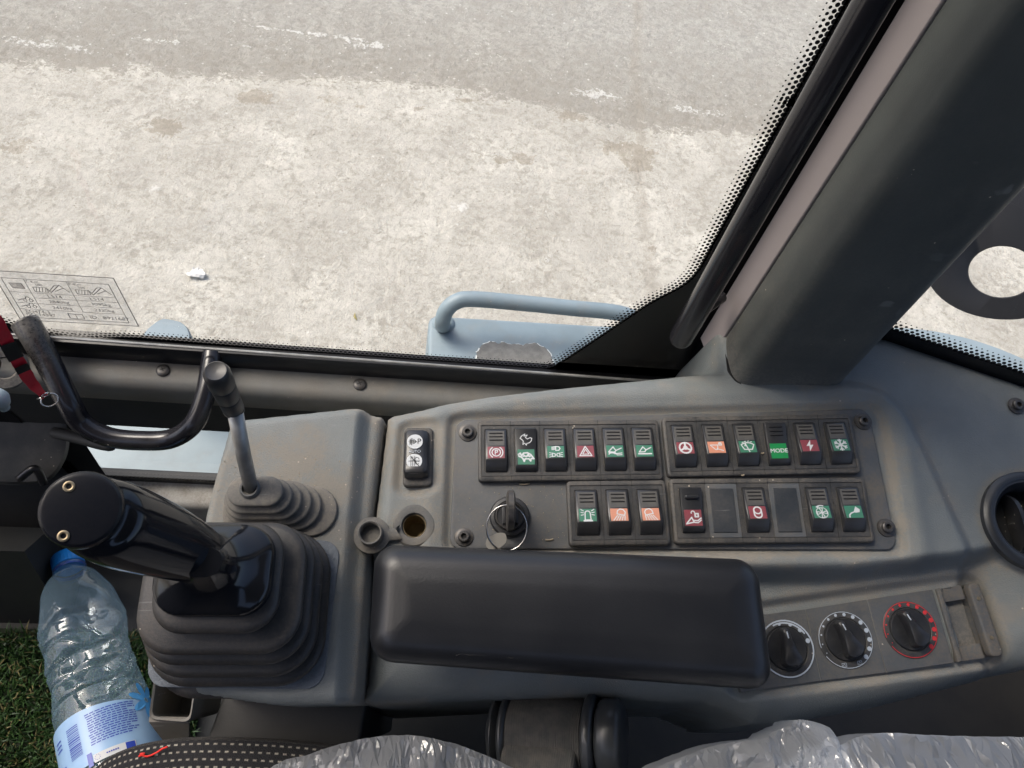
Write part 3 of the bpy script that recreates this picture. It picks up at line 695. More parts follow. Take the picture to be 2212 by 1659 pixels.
# ================================================================== CONSOLE
CON = thing('side_console', 'blue grey plastic switch console along the right side of the cab', 'console', MC)
def P2(lst): return [c2(*p) for p in lst]
HEAT = -0.020
plate_poly = roundpoly(P2([(972, 905), (1000, 896), (1889, 874), (1912, 905), (1958, 1188), (1945, 1196), (962, 1192)]), 0.009)
auto_poly = roundpoly(P2([(871, 918), (942, 914), (938, 1056), (861, 1061)]), 0.007)
heat_poly = roundpoly([c2(*p, HEAT) for p in ((1560, 1325), (2122, 1246), (2184, 1422), (1590, 1500))], 0.010)
tray_poly = [c2(2040, 1276, HEAT-.004), c2(2106, 1266, HEAT-.004), c2(2156, 1410, HEAT-.004), c2(2086, 1424, HEAT-.004)]
def main_h(P):
    n = len(P); h = np.zeros(n); dust = np.zeros(n)
    # bead around the plate and dished plate well
    s = sdf(P, plate_poly); h += -0.0045*sm(s, -0.004, 0.003)
    h += 0.0022*np.exp(-((s+0.013)/0.008)**2)
    dust += 0.95*np.exp(-((s-0.001)/0.0034)**2)+0.30*np.exp(-(np.clip(-s, 0, 1)/0.012)**2)*(s < 0)
    s = sdf(P, auto_poly); h += -0.0035*sm(s, -0.007, 0.001); dust += 1.0*np.exp(-((s+0.0015)/0.0035)**2)+0.3*np.exp(-((s+0.006)/0.006)**2)
    # raised plateau, falling to the outer wing at the right
    dl = dline(P, P2([(1700, 838), (1850, 836), (1905, 852), (1952, 892), (1990, 962), (2085, 1172), (2130, 1300)]))
    right = sm(dl, -0.004, 0.010); h += -0.0075*right*sm(P[:, 0], 0.10, 0.17)
    dust += 0.35*np.exp(-((dl-0.006)/0.005)**2)*sm(P[:, 0], 0.12, 0.18)
    # step down to the heater part
    dl2 = -dline(P, P2([(700, 1178), (1200, 1198), (1640, 1214), (1840, 1212), (2070, 1186), (2120, 1176)]))
    fade = 1-sm(P[:, 0], 0.245, 0.285)
    h += HEAT*1.0*sm(dl2, 0.0, 0.016)*(0.25+0.75*fade)
    dust += 0.45*np.exp(-((dl2-0.020)/0.010)**2)*sm(P[:, 0], 0.02, 0.09)
    s = sdf(P, tray_poly); h += -0.011*sm(s, -0.0005, 0.0015)
    # outer lip along the operator side lifts again below the dials
    s = sdf(P, heat_poly); h += -0.006*sm(s, -0.007, 0.001)
    dust += 0.9*np.exp(-((s+0.003)/0.0045)**2)*sm(P[:, 0], 0.05, 0.08)
    # gutter beside the seam
    ds = sdf(P, outline_main); dust += 0.8*np.exp(-(ds/0.0035)**2)*(P[:, 0] < -0.19)
    vh = c2(2228, 1126, -0.006); q = np.linalg.norm(P-vh, axis=1); dust += 0.5*np.exp(-((q-0.041)/0.003)**2)
    for (px, py, hh_, r_, dp) in ((895, 1136, 0, .0125, .045), (2228, 1126, -.006, .034, .035)):
        q = np.linalg.norm(P-c2(px, py, hh_), axis=1); h -= dp*(1-sm(q, r_-.002, r_))
    # socket and ignition dirt
    for (px, py, r) in ((895, 1135, 0.0175),):
        q = np.linalg.norm(P-c2(px, py), axis=1); dust += 0.6*np.exp(-((q-r)/0.004)**2)
    return h, dust
outline_main = P2([(834, 899), (846, 891), (900, 880), (960, 867), (1060, 850), (1200, 832), (1350, 817), (1480, 804), (1565, 796)])+P2([(1552, 712), (1925, 714), (2212, 811), (2420, 880)])\
    + [c2(2420, 1385, -0.03), c2(2212, 1452, -0.034), c2(1900, 1532, -0.034), c2(1690, 1570, -0.034), c2(1630, 1568, -0.034), c2(1585, 1542, -0.03), c2(1530, 1522, -0.028), c2(1300, 1512, -0.028), c2(1050, 1514, -0.028), c2(800, 1524, -0.028), c2(776, 1518, -0.028)] \
    + P2([(774, 1480), (803, 1150)])
field('console_shell', -0.26, 0.43, -0.20, 0.135, 0.0016, outline_main, main_h, lambda P: .013+.019*(1-sm(P[:, 1], -.125, -.07)), CON, 'console', drop=0.17, edge=0.016)

def bank_rect(cs, h):
    """regular rectangle (centre, w, h, rot) through four measured corners TL TR BR BL"""
    p = [c2(x, y, h) for x, y in cs]; c = sum(p)/4
    w_ = (np.linalg.norm(p[1]-p[0])+np.linalg.norm(p[2]-p[3]))/2; h_ = (np.linalg.norm(p[3]-p[0])+np.linalg.norm(p[2]-p[1]))/2
    e = (p[1]-p[0])+(p[2]-p[3]); g = (p[0]-p[3])+(p[1]-p[2])
    r1 = math.atan2(e[1], e[0]); r2 = math.atan2(-g[0], g[1]); return c, w_, h_, (r1+r2)/2
def z3(x, y): return ((1120+x*.25316)*.8641, (1000+y*.25316)*.8641)
def z4(x, y): return ((1640+x*.28029)*.8641, (1000+y*.28029)*.8641)

# plate
pc = P2([(985, 905), (1879, 881), (1942, 1187), (970, 1185)])
b = MB(); b.add(*quadbox([pc[3], pc[2], pc[1], pc[0]], 0.009, -0.006, -0.0018, 0.0012, seg=6)); po = b.build('switch_plate', 'plate', CON)
dust_all(po, 0.30)

def hexbolt(px, py, h, parent, sc=1.0):
    s = MB(); s.add(*lathe([(0.0072, 0), (0.0070, 0.0012), (0.0050, 0.0014), (0.0046, 0.0016)], 24), 0)
    s.add(*lathe([(0.0046, 0.0012), (0.0044, 0.0040), (0.0036, 0.0046), (0.0022, 0.0046), (0.0020, 0.0020), (0, 0.0020)], 24), 0)
    s.add(*lathe([(0.0019, 0.0023), (0, 0.0023)], 6), 1)
    o = s.build('hex_screw', ['screw', 'groove'], parent); a = c2(px, py, h); o.location = (a[0], a[1], h); o.scale = (sc,)*3; return o
for px, py in ((1010, 935), (1002, 1160), (1864, 911), (1914, 1140)): hexbolt(px, py, -0.0018, CON)
hexbolt(2195, 877, -0.007, CON, 1.0); hexbolt(2142, 726, -0.006, CON, 0.01) if False else None

# ---- symbols in a unit square centred on 0 (x right, y up)
def sy_strokes(kind):
    s = []; f = []   # strokes (pts, width, closed), fills
    c = lambda *a, **k: arc(*a, **k)
    if kind == 'brake': s = [(c(0, 0, .30, 0, 360), .055, 0), (c(0, 0, .46, -55, 55), .06, 0), (c(0, 0, .46, 125, 235), .06, 0), ([(-.07, -.16), (-.07, .17), (.06, .17), (.10, .08), (.06, 0), (-.07, 0)], .05, 0)]
    if kind == 'rabbit': s = [([(-.42, .10), (-.30, .28), (-.05, .42), (-.12, .26), (.12, .34), (-.02, .16), (.12, .04), (.34, .14), (.46, .08), (.42, -.10), (.30, -.24), (.08, -.30), (.04, -.44), (-.08, -.28), (-.22, -.38), (-.18, -.12), (-.30, .0)], .05, 1)]
    if kind == 'turtle': s = [([(-.46, .16), (-.34, .24), (-.28, .08), (-.14, .24), (.08, .26), (.28, .14), (.46, -.12), (.30, -.10), (.26, -.26), (.16, -.12), (-.06, -.12), (-.12, -.28), (-.20, -.10), (-.30, 0), (-.42, .04)], .07, 1), ([(-.16, .14), (.0, .0), (.12, .16), (.22, .0)], .06, 0), ([(-.2, .04), (.26, .05)], .06, 0)]
    if kind == 'lights': s = [([(.0, .42), (.22, .40), (.30, .26), (.22, .12), (.0, .10)], .06, 1), ([(-.06, .40), (-.28, .36)], .05, 0), ([(-.06, .30), (-.28, .26)], .05, 0), ([(-.06, .20), (-.28, .16)], .05, 0),
                              ([(-.26, -.12), (-.08, -.16), (-.04, -.26), (-.08, -.36), (-.26, -.40)], .05, 1), ([(.26, -.12), (.08, -.16), (.04, -.26), (.08, -.36), (.26, -.40)], .05, 1)]+[([(-.33, y), (-.46, y+(y+.26)*.3)], .045, 0) for y in (-.12, -.26, -.40)]+[([(.33, y), (.46, y+(y+.26)*.3)], .045, 0) for y in (-.12, -.26, -.40)]
    if kind == 'hazard': s = [([(-.42, -.34), (.42, -.34), (0, .40)], .06, 1), ([(-.22, -.22), (.22, -.22), (0, .17)], .05, 1)]
    if kind == 'bucketfloat': s = [([(-.46, -.04), (-.12, .34), (.06, .04), (-.06, -.08)], .06, 1), ([(.04, .04), (.46, .24)], .06, 0), (c(-.24, -.26, .22, 180, 20, 8, .12)+[(.46, -.16)], .06, 0), ([(-.46, -.12), (0, -.12), (.12, -.32), (.46, -.30)], .05, 0)]
    if kind == 'bucketflat': s = [([(-.40, -.10), (-.10, .32), (.10, .08), (.0, -.08)], .06, 1), ([(.08, .06), (.46, .26)], .06, 0), ([(-.46, -.24), (.46, -.24)], .08, 0)]
    if kind == 'beacon': s = [([(-.20, -.36)]+[(-.18, .05)]+c(0, .12, .18, 180, 0, 8)+[(.18, .05), (.20, -.36)], .06, 1), ([(-.28, -.42), (.28, -.42)], .09, 0)]+[([(sx*.28, y0), (sx*.46, y1)], .05, 0) for sx in (-1, 1) for y0, y1 in ((.30, .42), (.16, .20), (.02, -.02))]
    if kind in ('lampfront', 'lamprear'):
        k = 1 if kind == 'lampfront' else -1
        s = [([(k*x, y) for x, y in [(-.16, .06), (-.10, .30), (.08, .42), (.30, .36), (.42, .18), (.36, -.06)]], .06, 1)]+[([(k*(-.14+i*.13), -.06-i*.015), (k*(-.42+i*.19), -.42)], .05, 0) for i in range(5)]
    if kind == 'steering': s = [(c(0, 0, .42, 0, 360, 20), .09, 0), (c(0, 0, .11, 0, 360, 8), .09, 0)]+[([(0, 0), (.38*math.cos(a), .38*math.sin(a))], .11, 0) for a in (math.pi/2+.0, math.pi*7/6, -math.pi/6)]
    if kind == 'bucketlock': s = [([(-.44, .18), (.10, .18), (.04, -.18), (-.10, -.20)], .05, 1), ([(.0, -.12), (.44, -.28)], .05, 0), ([(.2, .16), (.36, .16), (.36, .32), (.2, .32)], .06, 1), (c(.28, .32, .06, 0, 180, 6), .04, 0)]
    if kind == 'wiper': s = [([(-.46, .16), (-.28, -.22), (.28, -.22), (.46, .16)], .06, 0), (c(0, -.36, .68, 48, 132, 10), .06, 0), ([(.06, -.42), (-.14, .24)], .06, 0), ([(-.2, .05), (-.12, .30)], .06, 0)]+[([(x, y), (x+.09, y+.02)], .05, 0) for x, y in ((-.36, .34), (-.18, .42), (.04, .43), (.24, .36))]
    if kind == 'bolt': f = [[(.12, .46), (-.26, -.04), (-.04, -.02), (-.10, -.46), (.26, .06), (.04, .04)]]
    if kind == 'snow':
        for k in range(6):
            a = k*math.pi/3+math.pi/2; d = np.array([math.cos(a), math.sin(a)]); e = np.array([-d[1], d[0]])
            s.append(([(0, 0), tuple(d*.44)], .085, 0)); s.append(([tuple(d*.40+e*.13), tuple(d*.26), tuple(d*.40-e*.13)], .06, 0))
    if kind == 'unlock': s = [([(-.44, -.36), (-.10, .02), (.02, -.26)], .06, 1), ([(.0, -.16), (.24, -.18), (.46, -.02)], .06, 0), ([(.06, -.28), (.24, -.30), (.46, -.14)], .05, 0), ([(.12, .06), (.30, .06), (.30, .24), (.12, .24)], .07, 1), (c(-.0, .30, .10, 0, 200, 8), .05, 0)]
    if kind == 'mirror': s = [(c(0, .14, .26, 0, 180, 10)+c(0, -.14, .26, 180, 360, 10), .08, 1), (c(0, .14, .24, 180, 360, 10), .07, 0)]
    if kind == 'fan':
        s = [(c(0, -.06, .40, 100, 430, 18), .04, 0), (c(0, -.02, .50, 70, 130, 6), .06, 0), ([(-.26, .32), (-.14, .42)], .05, 0)]
        for k in range(4):
            a = k*math.pi/2; d = np.array([math.cos(a), math.sin(a)]); e = np.array([-d[1], d[0]]); o = np.array([0, -.06])
            s.append(([tuple(o), tuple(o+d*.34+e*.14), tuple(o+d*.36-e*.08)], .05, 1))
    if kind == 'oil': f = [[(.02, .06), (.20, .40), (.46, .16), (.40, -.04), (.10, -.08)]]; s = [([(.06, .0), (-.20, -.10), (-.34, -.22), (-.38, -.40)], .07, 0)]
    return s, f

def symbol(kind, T, size, parent, material='white', name='symbol'):
    b = MB()
    if kind == 'MODE':
        v, f = text_mesh('MODE', 0.34*1.1); b.add([(x*size*1.02, y*size*.95, 0) for x, y, z in v], f, 0, T)
        v, f = text_mesh('MODE', 0.34*1.1); b.add([(x*size*1.02+0.00022, y*size*.95+.0001, 0.00002) for x, y, z in v], f, 0, T)
    else:
        s, fl = sy_strokes(kind)
        for i, (pts, w_, cl) in enumerate(s):
            v, f = ribbon([(x*size, y*size) for x, y in pts], w_*size*1.25, i*3e-5, closed=bool(cl)); b.add(v, f, 0, T)
        for pts in fl: v, f = fill([(x*size, y*size) for x, y in pts]); b.add(v, f, 0, T)
    return b.build(name, material, parent, 0)

# ---- rocker shape: profile (v along length, n height) extruded across, ridge near the operator end
def rocker_mesh(kind, W=0.0168, Lh=0.0345):
    if kind == 'up': prof = [(Lh/2, -0.003), (Lh/2, 0.0006), (Lh/2-0.0007, 0.0013), (0.0, 0.0042), (-Lh/2+0.0088, 0.0062), (-Lh/2+0.0079, 0.0060), (-Lh/2+0.0006, 0.0014), (-Lh/2, 0.0006), (-Lh/2, -0.003)]
    else: prof = [(Lh/2, -0.003), (Lh/2, 0.0036), (Lh/2-0.0010, 0.0044), (0.0, 0.0030), (-Lh/2+0.0042, 0.0040), (-Lh/2+0.0032, 0.0037), (-Lh/2+0.0003, 0.0012), (-Lh/2, 0.0004), (-Lh/2, -0.003)]
    b = MB(); e = 0.0009
    rings = []
    for (x, k) in ((-W/2, 0), (-W/2+e*.3, .7), (-W/2+e, 1), (W/2-e, 1), (W/2-e*.3, .7), (W/2, 0)):
        rings.append([(x, v, n-(1-k)*e if n > 0 else n) for v, n in prof])
    b.add(*loft(rings)); return b, prof
def frame_on(prof, a, c):
    (v0, n0), (v1, n1) = prof[a], prof[c]; d = Vector((0, v0-v1, n0-n1)).normalized(); x = Vector((1, 0, 0)); z = x.cross(d)
    if z.z < 0: z = -z
    return x, d, z
SWM = {}
def make_switch(loc, rot, kind, colour, icon, label, tilt=0.0):
    """a rocker: body (part) with ridged dusty thumb pad, coloured lens and printed symbol (sub-parts)"""
    W = 0.0168; Lh = 0.0345
    b, prof = rocker_mesh(kind)
    if kind not in SWM: o = b.build('rocker_switch', 'rocker', CON); SWM[kind] = o.data
    else: o = bpy.data.objects.new('rocker_switch', SWM[kind]); COL.objects.link(o); o.parent = CON
    o.location = loc; o.rotation_euler = (0, 0, rot); o['label'] = label
    def T_at(v, lift):    # frame on the surface at v
        for i in range(len(prof)-1):
            (va, na), (vb, nb) = prof[i], prof[i+1]
            if vb <= v <= va and va-vb > 1e-6:
                n = na+(nb-na)*(va-v)/(va-vb); d = Vector((0, va-vb, na-nb)).normalized(); x = Vector((1, 0, 0)); z = x.cross(d); break
        return Matrix(((1, 0, 0, 0), (0, d.y, z.y, v), (0, d.z, z.z, n+lift), (0, 0, 0, 1)))@Matrix.Translation((0, 0, 0))
    # lens
    v_top, v_bot = (0.0022, -Lh/2+0.0091) if kind == 'up' else (-0.0002, -Lh/2+0.0044)
    mid = (v_top+v_bot)/2; T = T_at(mid, 0.0); lh = (v_top-v_bot)
    lb = MB(); lb.add(*rbox(W-0.0034, lh, 0.0003, -0.001, 0.00018, 0.0001, 2, bs=1), 0, T); lb.build('lens', colour, o)
    T2 = T_at(mid, 0.0003)
    if icon: symbol(icon, T2, min(W-0.0046, lh)*1.08, o)
    # thumb pad with ribs
    pb = MB(); tp = (Lh/2-0.0012+0.0004)/2+0.0002
    if kind == 'up':
        T3 = T_at(0.0092, 0); pb.add(*rbox(W-0.0034, 0.0130, 0.0003, -0.001, 0.00014, 0.0001, 2, bs=1), 0, T3)
        for k in range(3):
            pb.add(*rbox(W-0.0062, 0.0009, 0.0004, 0, 0.0008, 0.0003, 3, cx=0, cy=0.0044-k*0.0030, bs=2), 1, T3)
        pb.build('thumb_pad', ['rocker_top', 'groove'], o)
    elif icon == 'turtle':
        symbol('rabbit', T_at(Lh/4-0.001, 0.0003), 0.0105, o, name='upper_symbol')
    elif icon == 'unlock':
        T3 = T_at(Lh/4, 0); pb.add(*rbox(0.0106, 0.0030, 0.0014, 0, 0.0022, 0.0010, 5, cy=0.001), 0, T3); pb.build('lock_slide', 'rocker', o)
    else:
        T3 = T_at(Lh/4, 0)
        for k in range(3): pb.add(*rbox(W-0.0062, 0.0009, 0.0004, 0, 0.0008, 0.0003, 3, cx=0, cy=0.0048-k*0.0034, bs=2), 0, T3)
        pb.build('thumb_pad', ['groove'], o)
    return o

def make_bank(cs, n, cells, label):
    h = 0.0036; c, w_, h_, rot = bank_rect(cs, h)
    T = Matrix.Translation((c[0], c[1], 0))@Matrix.Rotation(rot, 4, 'Z')
    b = MB()
    # outer frame with a bevelled shoulder
    cells_h = h_-0.0084; cw = (w_-0.0052)/n
    R = [ring3(rr(w_, h_, 0.0032), -0.0022), ring3(rr(w_, h_, 0.0032), h-0.0014), ring3(rr(w_-0.0008, h_-0.0008, 0.003), h-0.0004), ring3(rr(w_-0.002, h_-0.002, 0.0026), h),
         ring3(rr(w_-0.0052, cells_h+0.001, 0.0008), h), ring3(rr(w_-0.0054, cells_h+0.0008, 0.0007), h-0.0008)]
    b.add(*loft(R), 0, T)
    for k in range(n-1):      # joints across the frame
        x = -w_/2+0.0026+cw*(k+1)
        for yy in (h_/2-0.0024, -h_/2+0.0024): b.add(*rbox(0.00035, 0.0040, 0.0001, h-0.0005, h+0.00008, 0.00002, 1, cx=x, cy=yy, bs=1), 1, T)
    fr = b.build('switch_frame', ['bezel', 'groove'], CON); fr['label'] = label; dust_all(fr, 0.45)
    for k, cell in enumerate(cells):
        x = -w_/2+0.0026+cw*(k+0.5); b = MB()
        ow, oh = 0.0184, 0.0362
        g = 0.00022
        if cell is None:
            b.add(*rbox(cw-2*g, cells_h-2*g, 0.0004, h-0.003, h-0.0002, 0.0002, 2, cx=x, bs=1), 0, T)
            b.add(*rbox(0.0185, 0.0345, 0.0005, h-0.001, h+0.0006, 0.0003, 2, cx=x, bs=1), 1, T)
            o = b.build('blank_cover', ['plate', 'blank'], CON); dust_all(o, 0.12); continue
        # cell surround with an opening
        o1 = rr(cw-2*g, cells_h-2*g, 0.0004, 3, cx=x); o2 = rr(ow, oh, 0.0016, 3, cx=x); o3 = rr(ow-0.0006, oh-0.0006, 0.0014, 3, cx=x)
        b.add(*loft([ring3(o1, h-0.003), ring3(o1, h-0.0003), ring3(o2, h-0.0003), ring3(o3, h-0.0009), ring3(o3, h-0.006)], False, False), 0, T)
        b.add(*fill([(p[0], p[1]) for p in o3], h-0.0058), 1, T)
        o = b.build('switch_surround', ['bezel', 'groove'], CON); dust_all(o, 0.22)
        q = T@Vector((x, 0.0002, h-0.0003)); make_switch(q, rot, *cell)
make_bank([z3(300, 222), z3(2080, 175), z3(2125, 770), z3(292, 820)], 6, [
    ('up', 'lred', 'brake', 'red parking brake rocker switch, first in the top row'),
    ('flat', 'green', 'turtle', 'green rocker switch with a hare above and a tortoise below'),
    ('up', 'green', 'lights', 'green headlight rocker switch'),
    ('up', 'lred', 'hazard', 'red hazard triangle rocker switch'),
    ('up', 'green', 'bucketfloat', 'green rocker switch with a bucket over a wavy line'),
    ('up', 'green', 'bucketflat', 'green rocker switch with a bucket over a flat line')], 'top left six-switch frame')
make_bank([z4(55, 165), z4(1735, 110), z4(1830, 645), z4(105, 690)], 6, [
    ('up', 'lred', 'steering', 'red steering wheel rocker switch'),
    ('up', 'lorange', 'bucketlock', 'orange rocker switch with a bucket and padlock'),
    ('up', 'green', 'wiper', 'green window wiper rocker switch'),
    ('flat', 'green2', 'MODE', 'bright green rocker switch reading MODE'),
    ('up', 'lred', 'bolt', 'red lightning bolt rocker switch'),
    ('up', 'green', 'snow', 'green snowflake rocker switch')], 'top right six-switch frame')
make_bank([z3(1170, 800), z3(2150, 785), z3(2200, 1420), z3(1195, 1450)], 3, [
    ('up', 'green', 'beacon', 'green beacon lamp rocker switch'),
    ('up', 'lorange', 'lampfront', 'orange work lamp rocker switch with rays to the lower left'),
    ('up', 'lorange', 'lamprear', 'orange work lamp rocker switch with rays to the lower right')], 'lower left three-switch frame')
make_bank([z4(125, 710), z4(1855, 680), z4(1950, 1250), z4(165, 1300)], 6, [
    ('flat', 'lred', 'unlock', 'red rocker switch with a slide catch and open padlock'), None,
    ('up', 'lred', 'mirror', 'red rocker switch with an oval ring symbol'), None,
    ('up', 'green', 'fan', 'green fan rocker switch'),
    ('up', 'green', 'oil', 'green oil can rocker switch')], 'lower right frame with two blank covers')

# ---- AUTO switch
def build_auto():
    cs = [(876, 925), (938, 922), (931, 1049), (866, 1053)]; c, w_, h_, rot = bank_rect(cs, 0.001)
    T = Matrix.Translation((c[0], c[1], 0))@Matrix.Rotation(rot, 4, 'Z')
    b = MB(); b.add(*rbox(w_, h_, 0.004, -0.006, 0.0016, 0.0018), 0, T); o = b.build('switch_frame', 'bezel', CON); o['label'] = 'raised frame of the tall AUTO switch'; dust_all(o, 0.5)
    W, Lh = w_*0.80, h_*0.80
    b = MB(); prof = [(Lh/2, -0.001), (Lh/2, .0045), (Lh/2-.001, .0056), (Lh/4, .0066), (0, .0070), (-Lh/4, .0086), (-Lh/2+.006, .0100), (-Lh/2+.003, .0094), (-Lh/2, .0040), (-Lh/2, -.001)]
    rings = []
    for x, k, t in ((-W/2, 0, .93), (-W/2+.001, .7, .97), (-W/2+.0025, 1, 1), (W/2-.0045, 1, 1), (W/2-.0016, .45, .97), (W/2, -.4, .92)):
        rings.append([(x, v*t, n-(1-k)*.002 if n > 0 else n) for v, n in prof])
    b.add(*loft(rings)); o = b.build('auto_switch', 'rocker', CON, 40); o.location = T@Vector((-0.001, 0.0012, 0.0012)); o.rotation_euler = (0, 0, rot); o['label'] = 'black rocker marked AUTO between two white discs'
    s = MB(); i = MB(); sx = -0.001
    for cy_, zz, sl in ((Lh*.23, .0072, -.036), (-Lh*.19, .0086, -.105)):
        Q = Matrix.Translation((sx, cy_, zz))@Matrix.Rotation(-math.atan(-sl*1.0) if False else 0.0, 4, 'X')@Matrix.Rotation(math.atan(sl), 4, 'X')
        s.add(*rbox(.0122, .0118, .0058, -.0030, .0003, .0001, 8, bs=1), 0, Q)
        K = Q@Matrix.Translation((0, 0, .0005))
        if cy_ > 0:
            v, f = text_mesh('P', .0062); i.add(v, f, 0, K@Matrix.Translation((.0033, 0, 0)))
            i.add(*ribbon([(-.0048, 0), (.0008, 0)], .0004), 0, K); i.add(*ribbon([(-.0036, -.0022), (-.0036, .0022)], .0005), 0, K); i.add(*ribbon([(-.0024, -.0026), (-.0024, .0026)], .0006), 0, K)
            i.add(*ribbon([(-.001, .0018), (.0012, 0), (-.001, -.0018)], .0005), 0, K); i.add(*ribbon([(-.0042, .001), (-.001, .001), (-.001, -.001), (-.0042, -.001)], .0004, 2e-5), 0, K)
        else:
            for x in (-.0026, -.0012, .0002): i.add(*ribbon([(x, -.004), (x, .004)], .0004), 0, K)
            i.add(*ribbon([(-.0044, 0), (.0044, 0)], .0004, 2e-5), 0, K); i.add(*ribbon([(-.003, .0042), (.0036, -.0042)], .0006, 4e-5), 0, K); i.add(*ribbon(arc(.002, .0014, .0016, 0, 300, 8), .0004, 6e-5), 0, K); i.add(*ribbon(arc(.0022, -.0014, .0014, 30, 330, 8), .0004, 6e-5), 0, K)
    s.build('white_disc', 'white', o); i.build('disc_symbol', 'groove', o, 0)
    b = MB(); v, f = text_mesh('AUTO', .0034); b.add(v, f, 0, Matrix.Translation((sx, Lh*.02, .0078))@Matrix.Rotation(-.05, 4, 'X')); b.build('lettering', 'greyprint', o, 0)
build_auto()

# ---- power socket and its rubber cap
def build_socket():
    a = c2(895, 1136); b = MB()
    b.add(*lathe([(.0165, -.003), (.0163, .0008), (.0150, .0022), (.0120, .0026), (.0098, .0022), (.0092, .0010), (.0090, -.004), (.0088, -.030)], 40), 0)
    b.add(*lathe([(.0087, -.0005), (.0084, -.0005), (.0082, -.030), (0, -.030)], 32), 1)
    b.add(*lathe([(.0022, -.030), (.0022, -.020), (0, -.019)], 12, (.003, -.003, 0)), 1)
    o = b.build('power_socket', ['rubber_dusty', 'brass'], CON); o.location = (a[0], a[1], 0); dust_all(o, 0.2)
    c = c2(804, 1157, .002); d = c2(800, 1143, .014)
    b = MB(); b.add(*lathe([(.0138, -.0005), (.0136, .0022), (.0100, .0026), (.0092, .0028), (.0091, .0120), (.0084, .0128), (.0074, .0120), (.0072, .0045), (0, .0045)], 36, cap0=True), 0)
    b.add([(p[0], p[1], p[2]) for p in tube([(0.010, 0.0, .0012), (.020, .0005, .0016), (a[0]-c[0]-.014, a[1]-c[1]+.002-.004, .0015)], .0050, 10, flat=.22)[0]], tube([(0.010, 0.0, .0012), (.020, .0005, .0016), (a[0]-c[0]-.014, a[1]-c[1]-.002, .0015)], .0050, 10, flat=.22)[1])
    o = b.build('socket_cap', 'rubber_dusty', CON); o.location = (c[0], c[1], .0025); o['label'] = 'open rubber socket cap on its strap'; dust_all(o, 0.5)
build_socket()

# ---- ignition lock (part); key and ring (things resting in it)
def build_ignition():
    a = c2(1101, 1116, 0); b = MB()
    b.add(*lathe([(.0155, -.003), (.0155, .0030), (.0146, .0042), (.0122, .0046), (.0112, .0040)], 40), 0)
    b.add(*lathe([(.0112, .0038), (.0110, .0058), (.0104, .0064), (.0098, .0060)], 40), 1)
    b.add(*lathe([(.0098, .0052), (.0, .0050)], 32), 0); b.add(*rbox(.0030, .0130, .0008, .004, .0078, .0006, cx=-.0045), 0); b.add(*rbox(.0030, .0130, .0008, .004, .0078, .0006, cx=.0045), 0)
    o = b.build('ignition_lock', ['knob', 'screw'], CON, 40); o.location = (a[0], a[1], -.0018)
    T = MC@Matrix.Translation((a[0], a[1], 0.003))@Matrix.Rotation(-.05, 4, 'Z')
    k = thing('ignition_key', 'black-headed ignition key standing in the lock', 'key', T)
    b = MB()
    # bow: thin slab in the v-n plane with rounded outline and an eye
    out = [(-.0125, 0), (-.0130, .012), (-.0142, .024), (-.0110, .035), (0, .040), (.0110, .035), (.0142, .024), (.0130, .012), (.0125, 0)]
    out = [tuple(p) for p in roundpoly([np.array(p) for p in out], .004, 3)]
    rings = []
    for x, s in ((-.0030, .90), (-.0020, 1), (.0020, 1), (.0030, .90)): rings.append([(x, p[0]*s, p[1]*s+.001) for p in out])
    b.add(*loft(rings)); dust_all(b.build('key_head', 'rubber', k, 40), .3)
    b = MB(); b.add(*rbox(.0022, .0080, .0004, -.012, .001, .0002)); b.build('key_blade', 'steel', k)
    # split ring hanging from the bow over the lock
    cxy = [c2(x, y, .018) for x, y in ((1094, 1141),)][0]
    rt = thing('key_ring', 'steel split ring hanging from the ignition key with a small key tab', 'key ring', MC@Matrix.Translation((cxy[0], cxy[1], .018)))
    b = MB()
    pts = []
    for i in range(49):
        t = 2*math.pi*i/48; x, y = .0150*math.cos(t), .0158*math.sin(t); pts.append((x, y, .006*(y/.0158)))
    pts2 = [(x*1.0+.0002, y, z+.0011) for x, y, z in pts]
    b.add(*tube(pts[:-1], .00055, 8, closed=True)); b.add(*tube(pts2[:-1], .00055, 8, closed=True)); b.build('split_ring', 'chrome', rt, 180)
    b = MB(); q = [c2(x, y, .012)-cxy for x, y in ((1048, 1176), (1052, 1162), (1076, 1150), (1094, 1152), (1094, 1172), (1080, 1184), (1056, 1188))]
    q = [np.array(p) for p in roundpoly([p for p in q], .003, 4)]
    b.add(*loft([[(p[0], p[1], z) for p in q[::-1]] for z in (-.0068, -.0056)])); b.build('key_tab', 'tab', rt, 30)
    return a
build_ignition()

